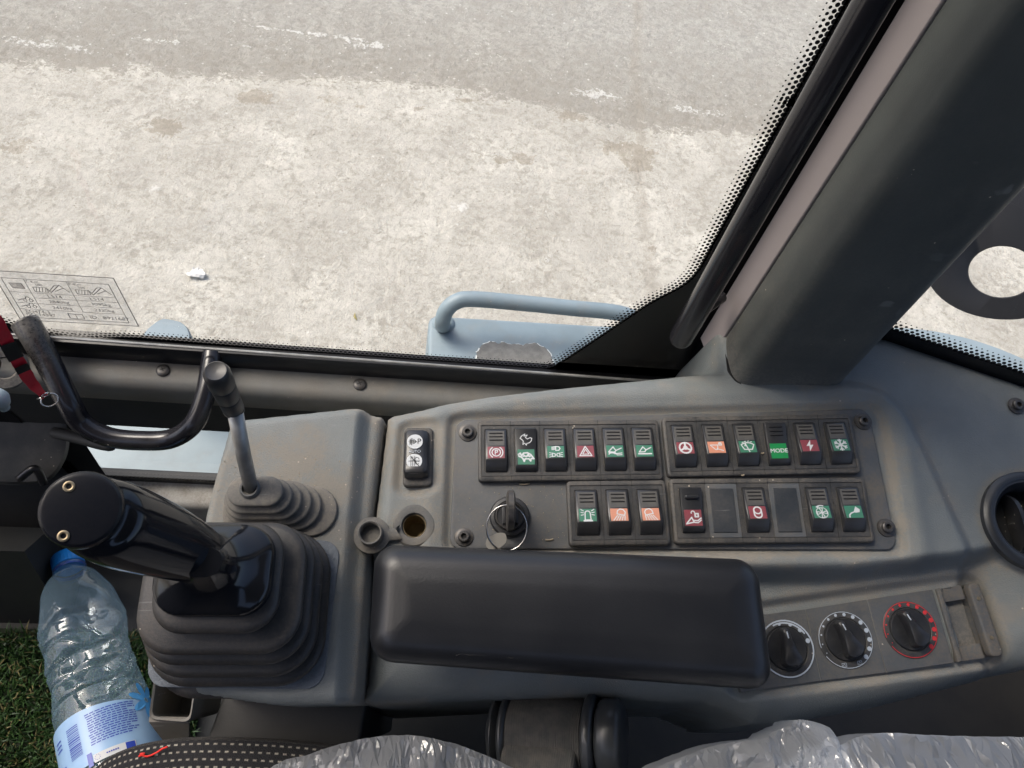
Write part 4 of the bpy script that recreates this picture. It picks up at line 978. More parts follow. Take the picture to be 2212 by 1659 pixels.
# ---- heater / dial panel
HP = HEAT-0.0055
def build_dials():
    def hq(px, py): return c2(px, py, HP+0.0015)
    TLs = [(1560, 1338), (1740, 1316), (1873, 1295), (2015, 1273), (2112, 1257)]
    BLs = [(1600, 1496), (1774, 1471), (1915, 1453), (2061, 1432), (2167, 1417)]
    g = 0.0003
    for k in range(3):
        p = [hq(*BLs[k]), hq(*BLs[k+1]), hq(*TLs[k+1]), hq(*TLs[k])]; p[0] = p[0]+[g, 0]; p[3] = p[3]+[g, 0]; p[1] = p[1]-[g, 0]; p[2] = p[2]-[g, 0]
        b = MB(); b.add(*quadbox(p, .0006, HP-.004, HP+.0015, .0003, 2, 1)); o = b.build('dial_plate', 'plate', CON); dust_all(o, .3)
        if k < 2:
            e = [hq(*BLs[k+1]), hq(*TLs[k+1])]; b = MB(); v, f = ribbon([tuple(e[0]), tuple(e[1])], .0005, HP+.0012); b.add(v, f); b.build('joint_line', 'trim', CON, 0)
    b = MB(); p = [hq(*BLs[3]), hq(*BLs[4]), hq(*TLs[4]), hq(*TLs[3])]
    b.add(*quadbox(p, .004, HP-.011, HP-.0075, .001, 3)); 
    def fr(s, t): return (p[3]*(1-s)+p[2]*s)*(1-t)+(p[0]*(1-s)+p[1]*s)*t
    b.add(*quadbox([fr(.07, 1), fr(.17, 1), fr(.17, 0), fr(.07, 0)], .0008, HP-.004, HP+.0025, .001, 3), 0)
    b.add(*quadbox([fr(.19, 1), fr(.66, 1), fr(.66, .80), fr(.19, .80)], .0006, HP-.010, HP-.0005, .0005, 3), 0); b.add(*quadbox([fr(.19, .20), fr(.66, .20), fr(.66, 0), fr(.19, 0)], .0006, HP-.010, HP-.0005, .0005, 3), 0)
    b.add(*quadbox([fr(.74, 1), fr(1.0, 1), fr(1.0, 0), fr(.74, 0)], .004, HP-.004, HP+.0035, .0018, 4), 0)
    b.add(*quadbox([fr(.20, .82), fr(.66, .82), fr(.66, .20), fr(.20, .20)], .0004, HP-.010, HP-.0060, .0003, 3), 2)
    for t_ in (.22, .75):
        q = fr(.87, t_); b.add(*lathe([(.0016, 0), (.0014, .0006), (0, .0006)], 12, (q[0], q[1], HP+.0034)), 3)
    o = b.build('end_tray', ['plate', 'groove', 'rubber_dusty', 'brass'], CON); dust_all(o, .6)
    tilt = math.atan2(*(hq(*TLs[2])-hq(*BLs[2]))[::-1])-math.pi/2
    for (px, py, kind, rot) in ((1699, 1401, 'plain', .10), (1826, 1382, 'dots', .35), (1966, 1360, 'red', .42)):
        a = c2(px, py, HP+.002); c = (a[0], a[1], HP+.0015); R = .0212
        b = MB(); b.add(*lathe([(R, -.0005), (R, .0005), (R-.0004, .0008), (.0168, .0009), (.0162, .0004), (.0160, -.001)], 48), 0)
        ringmat = {'plain': 'bezel', 'dots': 'bezel', 'red': 'bezel'}[kind]
        base = b.build('temperature_dial' if kind == 'red' else 'fan_dial' if kind == 'plain' else 'vent_dial', ringmat, CON, 40); base.location = c; base.rotation_euler = (0, 0, tilt)
        dust_all(base, .25)
        base['label'] = {'plain': 'dial with a white ring, partly under the armrest', 'dots': 'dial with pale blue grey dots', 'red': 'dial with red dots'}[kind]
        b = MB(); pm = {'plain': 'greyprint', 'dots': 'greyprint', 'red': 'redprint'}[kind]
        v, f = ribbon(arc(0, 0, R-.0006, -150 if kind != 'plain' else -190, 190 if kind != 'plain' else 170, 40), .0005 if kind != 'plain' else .0011, .00100); b.add(v, f)
        if kind == 'plain':
            v, f = ribbon(arc(0, 0, .0188, 30, 110, 14), .0012, .00101, ); b.add(v, f)
            for an, r_ in ((95, .0011), (68, .0013), (42, .0016), (12, .0018)): b.add(*lathe([(r_, .0010), (0, .0011)], 12, (.0180*math.cos(math.radians(an)), .0180*math.sin(math.radians(an)), 0)))
        else:
            angs = np.linspace(205, -48, 13); 
            for i_, an in enumerate(angs):
                r_ = .0004+.00135*min(1, i_/9); b.add(*lathe([(r_, .0010), (0, .0011)], 12, (.0187*math.cos(math.radians(an)), .0187*math.sin(math.radians(an)), 0)))
            if kind == 'dots':
                for an in (-70, -108):
                    q = (.0187*math.cos(math.radians(an)), .0187*math.sin(math.radians(an))); v, f = ribbon([(q[0]-.0017, q[1]-.0013), (q[0]+.0017, q[1]-.0013), (q[0]+.0017, q[1]+.0013), (q[0]-.0017, q[1]+.0013)], .0003, .00102, closed=True); b.add(v, f)
                    v, f = ribbon([(q[0]-.001, q[1]-.0008), (q[0], q[1]+.0009), (q[0]+.001, q[1]-.0006)], .0003, .00103); b.add(v, f)
        b.build('scale_print', pm, base, 0)
        b = MB(); b.add(*lathe([(.0158, -.001), (.0156, .0012), (.0150, .0018), (.0, .0018)], 48), 0)
        # bow-tie grip
        ol = [(-.0026, .0148), (.0026, .0148), (.0036, .006), (.0050, -.002), (.0082, -.0098), (.0040, -.0134), (-.0040, -.0134), (-.0082, -.0098), (-.0050, -.002), (-.0036, .006)]
        ol = roundpoly([np.array(p) for p in ol], .0022, 3)
        def rg(s, z): return [(p[0]*s, p[1]*(.5+.5*s), z) for p in ol][::-1]
        b.add(*loft([rg(1.05, .0012), rg(1.0, .006), rg(.88, .0095), rg(.62, .0105)][::-1]), 0)
        b.add(*rbox(.0009, .0050, .0003, .0100, .0109, .0002, cy=.0095), 1)
        kn = b.build('dial_knob', ['knob', 'greyprint'], base, 40); kn.rotation_euler = (0, 0, rot-.05)
build_dials()

# ---- round air vent at the right edge
def build_vent():
    a = c2(2228, 1126, -.006); b = MB()
    b.add(*lathe([(.0400, -.004), (.0398, .001), (.0375, .0030), (.0345, .0036), (.0330, .0028), (.0328, .0018), (.0310, .0016), (.0270, -.004), (.0262, -.020), (0, -.022)], 64))
    o = b.build('air_vent', 'bezel', CON, 40); o.location = (a[0], a[1], -.004)
    b = MB()
    for x in (-.010, .008):
        prof = [(x-.0022, y, z) for y, z in ()]
        pts = [(-.025, -.012), (-.016, .001), (0, .0045), (.016, .001), (.025, -.012)]
        pts = crom([np.array(p) for p in pts], 4)
        v = []; n = len(pts)
        for sx in (-.0016, .0016):
            for p in pts: v.append((x+sx, p[0], p[1]))
            for p in pts: v.append((x+sx+.004, p[0], -.02))
        f = []
        for i in range(n-1): f += [(i, i+1, n+i+1, n+i), (2*n+i, 3*n+i, 3*n+i+1, 2*n+i+1), (i, 2*n+i, 2*n+i+1, i+1)]
        b.add(v, f)
    b.build('vane', 'knob', o, 40)
build_vent()

# ---- armrest pad
def build_armrest():
    h0, h1 = .027, .062
    cs = [c2(791, 1426, h1-.006), c2(1682, 1492, h1-.006), c2(1643, 1204, h1-.006), c2(806, 1170, h1-.006)]
    o_ = (cs[0]+cs[1]+cs[2]+cs[3])/4
    t = thing('armrest', 'long black padded armrest lying over the lower console', 'armrest', MC@Matrix.Translation((o_[0], o_[1], 0)))
    cs = [c-o_ for c in cs]
    def ringq(ins, rad, z, seg=10):
        out = []
        for i in range(4):
            p = cs[i]; a = cs[i-1]-p; b_ = cs[(i+1) % 4]-p; a /= np.linalg.norm(a); b_ /= np.linalg.norm(b_); q = p+(a+b_)*ins
            for k in range(seg+1):
                an = math.pi/2*k/seg; r_ = q+a*rad*(1-math.sin(an))+b_*rad*(1-math.cos(an)); out.append((r_[0], r_[1], z))
        # subdivide long sides
        res = []
        for i in range(len(out)):
            p = np.array(out[i]); q = np.array(out[(i+1) % len(out)]); L_ = np.linalg.norm(q-p); n = max(1, int(L_/.02)); 
            res.append(tuple(p))
            nn = {0: 0}.get(0)
            if i % (seg+1) == seg:
                m_ = 12
                for j in range(1, m_): res.append(tuple(p+(q-p)*j/m_))
        return res
    r = .018; rings = [ringq(.014, .008, h0), ringq(.004, .013, h0+.002), ringq(0, .016, h0+.010)]
    for k in range(0, 8):
        a = math.pi/2*k/7; rings.append(ringq(r*(1-math.cos(a)), max(.016-r*(1-math.cos(a))*.7, .003), h1-r+r*math.sin(a)))
    rings.append(ringq(.023, .004, h1+.0009)); rings.append(ringq(.028, .003, h1+.0014))
    b = MB(); b.add(*loft(rings)); b.build('pad', 'arm', t, 180)
    b = MB(); b.add(*rbox(.10, .035, .006, -.03, h0+.001, .001, cx=-.02)); b.build('support_arm', 'dark', t)
    b = MB()
    for q in ((845, 1377), (852, 1380), (858, 1376), (850, 1372)):
        p = c2(*q, h1-.004)-o_; p = p; b.add(*lathe([(.0009, 0), (.0005, .0012), (0, .0014)], 6, (p[0], p[1], h1-.003)))
    b.build('chalk_fleck', 'flake', t)
    r3 = np.random.default_rng(3); pts = []
    for k in range(24):
        q = c2(985+k*13.2, 1414+k*.45+r3.normal(0, 1.3), h1-.003)-o_; pts.append((q[0], q[1], h1-.0034))
    b = MB(); b.add(*tube(pts, [.0004+.0005*(k/24)**3 for k in range(24)], 6)); b.build('split_seam', 'groove', t)
build_armrest()

# ================================================================== LEFT CONSOLE with levers
LC = thing('lever_console', 'blue grey plastic console block carrying the two levers', 'console', MC)
LT = 0.010
left_out = roundpoly([c2(496, 905, LT), c2(762, 877, LT), c2(788, 884, .004), c2(802, 893, 0), c2(830, 897, 0), c2(800, 1150, 0), c2(769, 1505, 0), c2(762, 1522, 0), c2(600, 1524, 0), c2(425, 1500, 0), c2(418, 1210, LT), c2(452, 1060, LT)], .005, 4)
ridge = [c2(792, 860, .005), c2(784, 920, .005), c2(771, 1060, .005), c2(755, 1250, .005), c2(738, 1540, .005)]
def left_h(P):
    dl = dline(P, ridge)                     # + = right side (travelling down, left is east)
    h = LT*(1-sm(dl, -0.006, 0.006)); dust = .55*np.exp(-((dl-.007)/.005)**2)
    c = c2(590, 1060, LT); q = np.sqrt(((P[:, 0]-c[0])/1.2)**2+(P[:, 1]-c[1])**2); dust = dust+.85*(1-sm(q, .026, .058))
    ds = sdf(P, left_out); dust = dust+.7*np.exp(-(ds/.003)**2)*(P[:, 0] > -.25)
    c = c2(640, 960, LT); q = np.linalg.norm((P-c)*[.6, 1], axis=1); dust = dust+.28*np.exp(-((q-.013)/.006)**2)
    return h, dust
field('console_shell', -0.38, -0.20, -0.175, 0.075, 0.0014, left_out, left_h, 0.008, LC, 'console', drop=.22, edge=.008)
cs = [c2(318, 1484, LT), c2(697, 1489, LT), c2(737, 1172, LT), c2(340, 1130, LT)]
b = MB(); b.add(*quadbox(cs, .012, LT-.004, LT+.0012, .0006, 6)); b.build('boot_plate', 'bootplate', LC)
# lower front face of the block
b = MB(); b.add(*quadbox([c2(416, 1620, -.05), c2(766, 1622, -.05), c2(766, 1505, -.01), c2(425, 1495, -.01)], .004, -.30, -.075, .003)); b.build('lower_housing', 'dark', LC)

def pxring(l, t, r, b_, h, rad, seg=8):
    cs = [c2(l, b_, h), c2(r, b_, h), c2(r, t, h), c2(l, t, h)]; c = sum(cs)/4
    w_ = (np.linalg.norm(cs[1]-cs[0])+np.linalg.norm(cs[2]-cs[3]))/2; hh = (np.linalg.norm(cs[3]-cs[0])+np.linalg.norm(cs[2]-cs[1]))/2
    rot = (math.atan2(*(cs[1]-cs[0])[::-1])+math.atan2(*(cs[2]-cs[3])[::-1]))/2
    return c, w_, hh, rot, h, rad
def bellows(specs, thick, seg=8, lip=0.0025):
    """specs from top to bottom of (centre,w,h,rot,z,rad); between neighbours the rubber tucks in under each fold"""
    R = []
    for i, (c, w_, h_, rot, z, rad) in enumerate(specs):
        def q(dw, dz): R.append([(x, y, z+dz) for x, y in rr(w_+dw, h_+dw, max(rad+dw/2, .001), seg, c[0], c[1], rot)])
        if i == 0: q(-2*lip-.004, .0006)
        q(-2*lip, 0.0); q(-lip*.5, -lip*.25); q(0, -lip*.9); q(-lip*.3, -lip*1.7)
        if i < len(specs)-1:
            c2_, w2_, h2_, r2, z2, rd2 = specs[i+1]; cm = c*.45+c2_*.55; wm = min(w_, w2_)-2*lip-thick; hm = min(h_, h2_)-2*lip-thick; zm = z2+(z-lip*1.7-z2)*.25
            R.append([(x, y, zm) for x, y in rr(wm, hm, max(rad-lip, .001), seg, cm[0], cm[1], rot)])
    return loft(R[::-1], True, True)

def build_shift_lever():
    p0 = c3(548, 1062, LT+.030)
    t = thing('shift_lever', 'short grey steel lever with ribbed black knob on a small dusty rubber boot', 'lever', MC)
    D = lambda x, y: ((400+x*.2893)*.8641, (860+y*.2893)*.8641)
    def rg(l, tp, r, bt, h, rad): a, c = D(l, tp), D(r, bt); return pxring(a[0], a[1], c[0], c[1], h, rad)
    sp = [rg(575, 1140, 1062, 1400, LT+.032, .016), rg(560, 1160, 1140, 1462, LT+.026, .018), rg(548, 1175, 1220, 1515, LT+.020, .020), rg(545, 1178, 1305, 1560, LT+.014, .021),
          rg(540, 1200, 1390, 1605, LT+.008, .022), rg(535, 1225, 1530, 1660, LT+.003, .023)]
    b = MB(); b.add(*bellows(sp, .003, lip=.0016)); o = b.build('rubber_boot', 'rubber_dusty', t, 60); dust_all(o, .55)
    top = c3(503, 885, LT+.030+.055)
    a = D(778, 1250); p0 = c3(a[0], a[1], LT+.0325)
    P_top = w2c(dep(*D(650, 590), .520)); 
    b = MB(); b.add(*tube([p0-np.array([0, 0, .004]), p0*.5+P_top*.5, P_top], .0052, 20)); b.build('shaft', 'steel', t, 180)
    b = MB(); b.add(*lathe([(.0070, -.001), (.0074, .0015), (.0062, .003), (.0052, .0028)], 24, tuple(p0))); b.build('shaft_collar', 'rubber_dusty', t)
    K1 = w2c(dep(*D(640, 570), .522)); K0 = w2c(dep(*D(482, 235), .474)); K2 = K0
    ax = K0-K1; L_ = np.linalg.norm(ax); ax /= L_
    Q = Vector(ax).to_track_quat('Z', 'Y').to_matrix().to_4x4(); Q.translation = Vector(K1)
    r = .0082; prof = [(.003, -.002), (r*.80, -.001), (r*.86, .002)]; n = 3
    for k in range(n):
        z0 = .002+k*(L_-.004)/n; z1 = .002+(k+1)*(L_-.004)/n; rr_ = r*(.86+.06*k)
        prof += [(rr_*.90, z0+.0002), (rr_, z0+.0012), (rr_*1.02, z1-.0016), (rr_*.99, z1-.0006), (rr_*.88, z1-.0001)]
    prof = prof[:-2]+[(r*.97, L_-.003), (r*.90, L_-.0008), (r*.76, L_+.0004), (r*.5, L_-.0002), (0, L_-.0004)]
    b = MB(); v, f = lathe(prof, 32); b.add(v, f, 0, Q); b.build('ribbed_knob', 'knob', t, 50)
build_shift_lever()

def build_joystick():
    t = thing('joystick', 'large glossy black joystick leaning left on a square black bellows boot', 'joystick', MC)
    sp = [pxring(331, 1127, 606, 1368, .078, .022), pxring(300, 1127, 655, 1413, .062, .026), pxring(308, 1134, 674, 1435, .050, .028), pxring(317, 1140, 690, 1462, .037, .030), pxring(324, 1146, 707, 1482, .024, .032), pxring(338, 1168, 726, 1508, .006, .034)]
    b = MB(); b.add(*bellows(sp, .010, lip=.0045)); o = b.build('rubber_boot', 'rubber', t, 60); dust_all(o, .12)
    # glossy base cap
    c, w_, h_, rot, z, rad = pxring(335, 1134, 588, 1331, .084, .020)
    neck = w2c(dep(455, 1222, .487))
    R = []
    for k, (s, dz, mv) in enumerate(((1.0, -.006, 0), (1.0, .000, 0), (.985, .002, 0), (.95, .0032, 0), (.86, .0052, .0), (.70, .009, .10), (.52, .015, .28), (.38, .023, .60), (.30, .032, 1.0))):
        cc = c+(neck[:2]-c)*mv; R.append([(x, y, z+dz) for x, y in rr(w_*s, h_*s, max(rad, .5*min(w_, h_)*s*(.42+.058*k)), 8, cc[0], cc[1], rot)])
    b = MB(); b.add(*loft(R)); b.build('base_cap', 'gloss', t, 60)
    # grip: rings along a leaning path
    path = [(492, 1232, .508, .0122, 1), (462, 1214, .499, .0136, 1.0), (418, 1194, .487, .0168, 1.0), (370, 1174, .474, .0192, 1.0), (318, 1155, .460, .0208, 1.0), (270, 1138, .447, .0216, 1.0), (228, 1122, .435, .0216, 1.0), (198, 1110, .427, .0206, 1.0), (180, 1103, .422, .0198, 1)]
    C = crom([np.array([*w2c(dep(x, y, d)), r]) for x, y, d, r, _ in path], 5)
    P = [q[:3] for q in C]; rad = [q[3] for q in C]; n = len(P); R = []
    view = w2c(CAM)
    head_n = (w2c(CAM)-P[-1]); head_n /= np.linalg.norm(head_n); head_n = head_n*.90+np.array([-.12, .12, .30]); head_n /= np.linalg.norm(head_n)
    axis = P[-1]-P[0]; axis /= np.linalg.norm(axis)
    side0 = np.cross(axis, head_n); side0 /= np.linalg.norm(side0)
    seg = 40
    for i in range(n):
        k = i/(n-1); T = (P[min(i+1, n-1)]-P[max(i-1, 0)]); T /= np.linalg.norm(T)
        wgt = sm(np.array(k), .55, 1.0); T = T*(1-wgt)+head_n*wgt; T /= np.linalg.norm(T)
        s = side0-T*(side0@T); s /= np.linalg.norm(s); o = np.cross(T, s)
        r = rad[i]
        ring = []
        for j in range(seg):
            a = 2*math.pi*j/seg; rs = r*(1+.10*(1-wgt)*abs(math.cos(a))**3); ro = r*(1+.04*math.sin(a))
            ring.append(tuple(P[i]+s*math.cos(a)*rs+o*math.sin(a)*ro))
        R.append(ring)
    b = MB(); b.add(*loft(R)); b.build('grip', 'gloss', t, 60)
    # head plate with bevel and two brass screws
    c = P[-1]; s = side0-head_n*(side0@head_n); s /= np.linalg.norm(s); o = np.cross(head_n, s)
    Q = Matrix(((s[0], o[0], head_n[0], c[0]), (s[1], o[1], head_n[1], c[1]), (s[2], o[2], head_n[2], c[2]), (0, 0, 0, 1)))
    b = MB(); b.add(*lathe([(.0203, -.004), (.0208, .001), (.0207, .0040), (.0200, .0062), (.0188, .0074), (.0170, .0079), (0, .0082)], 56), 0, Q); b.build('head_cap', 'headcap', t, 25)
    for px, py in ((149, 1051), (137, 1158)):
        # place on the cap face
        o0 = np.array(c)+head_n*.0081; vr = w2c(dep(px, py, 1.0))-view; tt = ((o0-view)@head_n)/(vr@head_n); q = view+vr*tt
        Q2 = Q.copy(); Q2.translation = Vector(q); b = MB(); b.add(*lathe([(.0030, -.001), (.0030, .0004), (.0022, .0008), (.0015, .0006), (.0013, -.0002), (0, -.0002)], 20), 0, Q2); b.build('cap_screw', 'brass', t)
build_joystick()

def build_pocket():
    h = -.055; o = c2(360, 1500, h)
    t = thing('side_pocket', 'small open dark plastic pocket under the joystick boot beside the bottle', 'pocket', MC@Matrix.Translation((o[0], o[1], h)))
    q = [c2(322, 1553, h)-o, c2(412, 1560, h)-o, c2(430, 1440, h)-o, c2(338, 1436, h)-o]
    b = MB(); outer = roundpoly(q, .006, 4); ctr = sum(q)/4
    def sc(s, z): return [((p-ctr)[0]*s+ctr[0], (p-ctr)[1]*s+ctr[1], z) for p in outer]
    b.add(*loft([sc(.86, -.075), sc(1.0, -.012), sc(1.03, 0), sc(1.0, .0012), sc(.91, 0), sc(.88, -.06)], True, True)); b.build('tray', 'trim', t, 40)
    b = MB(); w0 = c2(318, 1560, h)-o; w1 = c2(405, 1562, h)-o; w2 = c2(402, 1625, h-.03)-o; w3 = c2(365, 1625, h-.03)-o
    b.add([(w0[0], w0[1], -.003), (w1[0], w1[1], -.003), (w2[0], w2[1], -.035), (w3[0], w3[1], -.035), (w0[0], w0[1]+.004, -.003), (w1[0], w1[1]+.004, -.003), (w2[0], w2[1]+.004, -.040), (w3[0], w3[1]+.004, -.040)], [(0, 3, 2, 1), (4, 5, 6, 7), (0, 4, 7, 3), (1, 2, 6, 5), (0, 1, 5, 4), (3, 7, 6, 2)])
    b.build('front_flap', 'trim', t, 40)
build_pocket()

# ================================================================== GRAB HANDLE, LANYARD, STEERING COLUMN
def build_handle():
    pts = [(54, 696, .416), (74, 728, .405), (104, 782, .390), (148, 868, .362), (178, 915, .350), (235, 944, .342), (310, 952, .340), (372, 947, .342), (418, 915, .350), (443, 855, .374), (455, 790, .402), (458, 762, .415)]
    W_ = [aty(*p) for p in pts]; o = W_[5]
    t = thing('grab_handle', 'bent glossy black tube grab handle below the window', 'handle', o)
    pr = crom([p-o for p in W_], 8); b = MB(); nn = len(pr); b.add(*tube(pr, [.0118-.0028*min(1, i/(nn*.45)) for i in range(nn)], 24)); ob = b.build('bent_tube', 'tubedust', t, 180); dust_by(ob, lambda co: np.clip((-.035-co[:, 0])/.10, 0, .85))

build_handle()

def build_lanyard():
    P = [aty(x, y, z) for x, y, z in ((-30, 660, .335), (2, 712, .33), (22, 752, .33), (45, 790, .33), (68, 826, .33), (98, 858, .332))]
    o = P[3]; t = thing('key_lanyard', 'red key strap with small steel ring hanging at the grab handle', 'lanyard', o)
    pr = crom([p-o for p in P], 8); n = len(pr)
    def strap(i0, i1, w0, lift, mat_, name, tw=0.0):
        v = []; f = []; ii = list(range(i0, i1)); side0 = np.array([.83, .0, -.1]); 
        for k, i in enumerate(ii):
            T = pr[min(i+1, n-1)]-pr[max(i-1, 0)]; T /= np.linalg.norm(T); vw = CAM-(pr[i]+o); vw /= np.linalg.norm(vw)
            s = np.cross(T, vw); s /= np.linalg.norm(s); a = tw*math.sin(k*.55); s = s*math.cos(a)+vw*math.sin(a); w_ = w0*(1-.5*max(0, (i/n-.75)/.25))
            for q in (-1, 1):
                for l in (0, .0012): v.append(tuple(pr[i]+s*q*w_/2+vw*(lift+l)))
        for k in range(len(ii)-1):
            a = k*4; c = a+4; f += [(a, a+2, c+2, c), (a+1, c+1, c+3, a+3), (a, c, c+1, a+1), (a+2, a+3, c+3, c+2)]
        b = MB(); b.add(v, f); b.build(name, mat_, t, 50)
    strap(0, n, .0095, 0, 'strap', 'red_strap', .5)
    strap(14, 22, .0105, .003, 'black', 'black_buckle'); strap(24, 28, .0095, .004, 'black', 'black_buckle')
    q = aty(107, 864, .331)-o; b = MB(); vw = CAM-(q+o); vw /= np.linalg.norm(vw); s = np.cross(vw, (0, 0, 1)); s /= np.linalg.norm(s); u_ = np.cross(s, vw)
    b.add(*tube([q+s*.0062*math.cos(a)+u_*.0050*math.sin(a) for a in np.linspace(0, 2*math.pi, 25)[:-1]], .0006, 8, closed=True)); q2 = aty(98, 853, .331)-o
    b.add(*tube([q2+s*.003*math.cos(a)+(u_*.3+vw*.9)*.0032*math.sin(a) for a in np.linspace(0, 2*math.pi, 17)[:-1]], .0006, 8, closed=True)); b.add(*tube([aty(80, 862, .331)-o, aty(92, 859, .331)-o], .0007, 8)); b.build('steel_ring', 'chrome', t, 180)
build_lanyard()

def build_column():
    o = dep(70, 950, .82); t = thing('steering_column', 'dark dusty steering column housing at the left edge', 'steering column', o)
    def q(px, py, d): return dep(px, py, d)-o
    def slab(tops, depth, back, rad, name, mt, sm_=40):
        P = [np.array(dep(*p)-o) for p in tops]; vw = ray(100, 950); vw /= np.linalg.norm(vw)
        P = [np.array(p) for p in roundpoly(P, rad, 4)]; c = sum(P)/len(P); n = vw
        rings = [[tuple(c+(p-c)*.80-n*.000) for p in P], [tuple(c+(p-c)*.93+n*.002) for p in P], [tuple(c+(p-c)*1.0+n*.012) for p in P], [tuple(c+(p-c)*1.02+n*back) for p in P]]
        b = MB(); b.add(*loft(rings)); return b.build(name, mt, t, sm_)
    slab([(-160, 800, .78), (60, 812, .80), (118, 875, .80), (152, 905, .80), (150, 985, .80), (110, 1045, .80), (40, 1050, .80), (-160, 1040, .78)], 0, .14, .02, 'upper_housing', 'column')
    slab([(-160, 1000, .86), (130, 1000, .86), (165, 1050, .88), (120, 1200, .90), (60, 1345, .92), (-160, 1345, .92)], 0, .20, .03, 'lower_housing', 'dark')
    b = MB(); b.add(*tube(crom([q(120, 935, .80), q(165, 945, .79), q(215, 958, .78), q(238, 962, .775)], 5), [.006+.0*i for i in range(16)], 14, endround=True)); b.build('control_stalk', 'dark', t, 180)
    b = MB(); b.add(*tube(crom([q(40, 1035, .78), q(75, 1012, .78), q(95, 1045, .79)], 5), .004, 10)); b.build('cable', 'black', t, 180)
    o2 = aty(10, 795, .372); t2 = thing('bracket_eye', 'grey round metal eye at the left edge under the red strap', 'bracket', o2)
    vw = CAM-o2; Q = Vector(vw).to_track_quat('Z', 'Y').to_matrix().to_4x4(); b = MB(); b.add(*lathe([(.0185, -.012), (.0185, -.001), (.0170, .001), (.0095, .001), (.0085, -.001), (.0085, -.012)], 32), 0, Q); b.add(*tube([(-.05, .02, -.01), (-.014, .004, -.006)], .010, 12)); b.build('eye_ring', 'column', t2)
    dust_all(t2.children[0], .5)
    o3 = aty(-4, 862, .33); t3 = thing('selector_lever', 'pale blue rounded lever end just inside the left edge', 'lever', o3); b = MB(); b.add(*lathe([(.004, -.014), (.004, -.008), (.007, -.006), (.0085, 0), (.007, .006), (.003, .009), (0, .0095)], 24)); b.build('round_knob', 'paint2', t3, 60)
    o4 = dep(60, 1190, 1.02); t4 = thing('front_bulkhead', 'black inner wall in shadow beyond the steering column', 'panel', o4)
    b = MB(); yb = .25; xb = atz(150, 1340, FLOOR)[0]; v = [np.array([-1.0, yb+.03, FLOOR+.16])-o4, np.array([xb, yb+.03, FLOOR+.16])-o4, np.array([xb, yb, FLOOR-.01])-o4, np.array([-1.0, yb, FLOOR-.01])-o4]; nrm = np.array([0, .02, -.02])
    b.add([tuple(p) for p in v]+[tuple(p+nrm*2) for p in v], [(0, 1, 2, 3), (7, 6, 5, 4), (0, 4, 5, 1), (1, 5, 6, 2), (2, 6, 7, 3), (3, 7, 4, 0)]); b.build('bulkhead_sheet', 'dark', t4, 0)
    b = MB(); b.add(*tube(crom([dep(125, 1210, 1.0)-o4, dep(112, 1270, 1.0)-o4, dep(70, 1320, 1.0)-o4, dep(20, 1345, .99)-o4, dep(-60, 1350, .98)-o4], 5), .010, 10, flat=.4)); b.build('lower_seam', 'column', t4, 180)
build_column()

# ================================================================== FLOOR MAT (grass) AND BOTTLE
def build_mat():
    p = [atz(-200, 1340, FLOOR), atz(420, 1400, FLOOR), atz(480, 1900, FLOOR), atz(-260, 1900, FLOOR)]
    x0, x1 = -.62, -.20; y0, y1 = -.10, .245
    o = MB(); o.add(*rbox(x1-x0, y1-y0, .004, FLOOR+.0005, FLOOR+.004, .001, cx=(x0+x1)/2, cy=(y0+y1)/2))
    nb = 26000; X = rng.uniform(x0, x1, nb); Y_ = rng.uniform(y0, y1-.004, nb); v = []; f = []; mi = []
    for i in range(nb):
        a = rng.uniform(0, 6.28); l = rng.uniform(.010, .022); w_ = rng.uniform(.0006, .0011); le = rng.uniform(.3, 1.25)
        dx, dy = math.cos(a), math.sin(a); px, py = -dy*w_, dx*w_; h1 = l*math.cos(le*.5)*.5; h2 = h1+l*math.cos(le)*.5; r1 = l*math.sin(le*.5)*.5; r2 = r1+l*math.sin(le)*.5
        x, y = X[i], Y_[i]; z = FLOOR+.003; k = len(v)
        v += [(x-px, y-py, z), (x+px, y+py, z), (x+dx*r1+px, y+dy*r1+py, z+h1), (x+dx*r1-px, y+dy*r1-py, z+h1), (x+dx*r2, y+dy*r2, z+h2)]
        f += [(k, k+1, k+2, k+3), (k+3, k+2, k+4)]; q = 1 if rng.random() < .55 else (2 if rng.random() < .75 else 3); mi += [q, q]
    o.add(v, f); o.m[-len(f):] = mi
    g = [mat('mat_backing', (.02, .03, .015), .9), mat('grass_green', (.035, .085, .018), .5), mat('grass_dark', (.02, .05, .012), .5), mat('grass_straw', (.16, .14, .055), .6)]
    ob = o.build('grass_mat', g, None, 0); tag(ob, 'green artificial grass mat covering the cab floor', 'grass mat', kind='stuff')
build_mat()

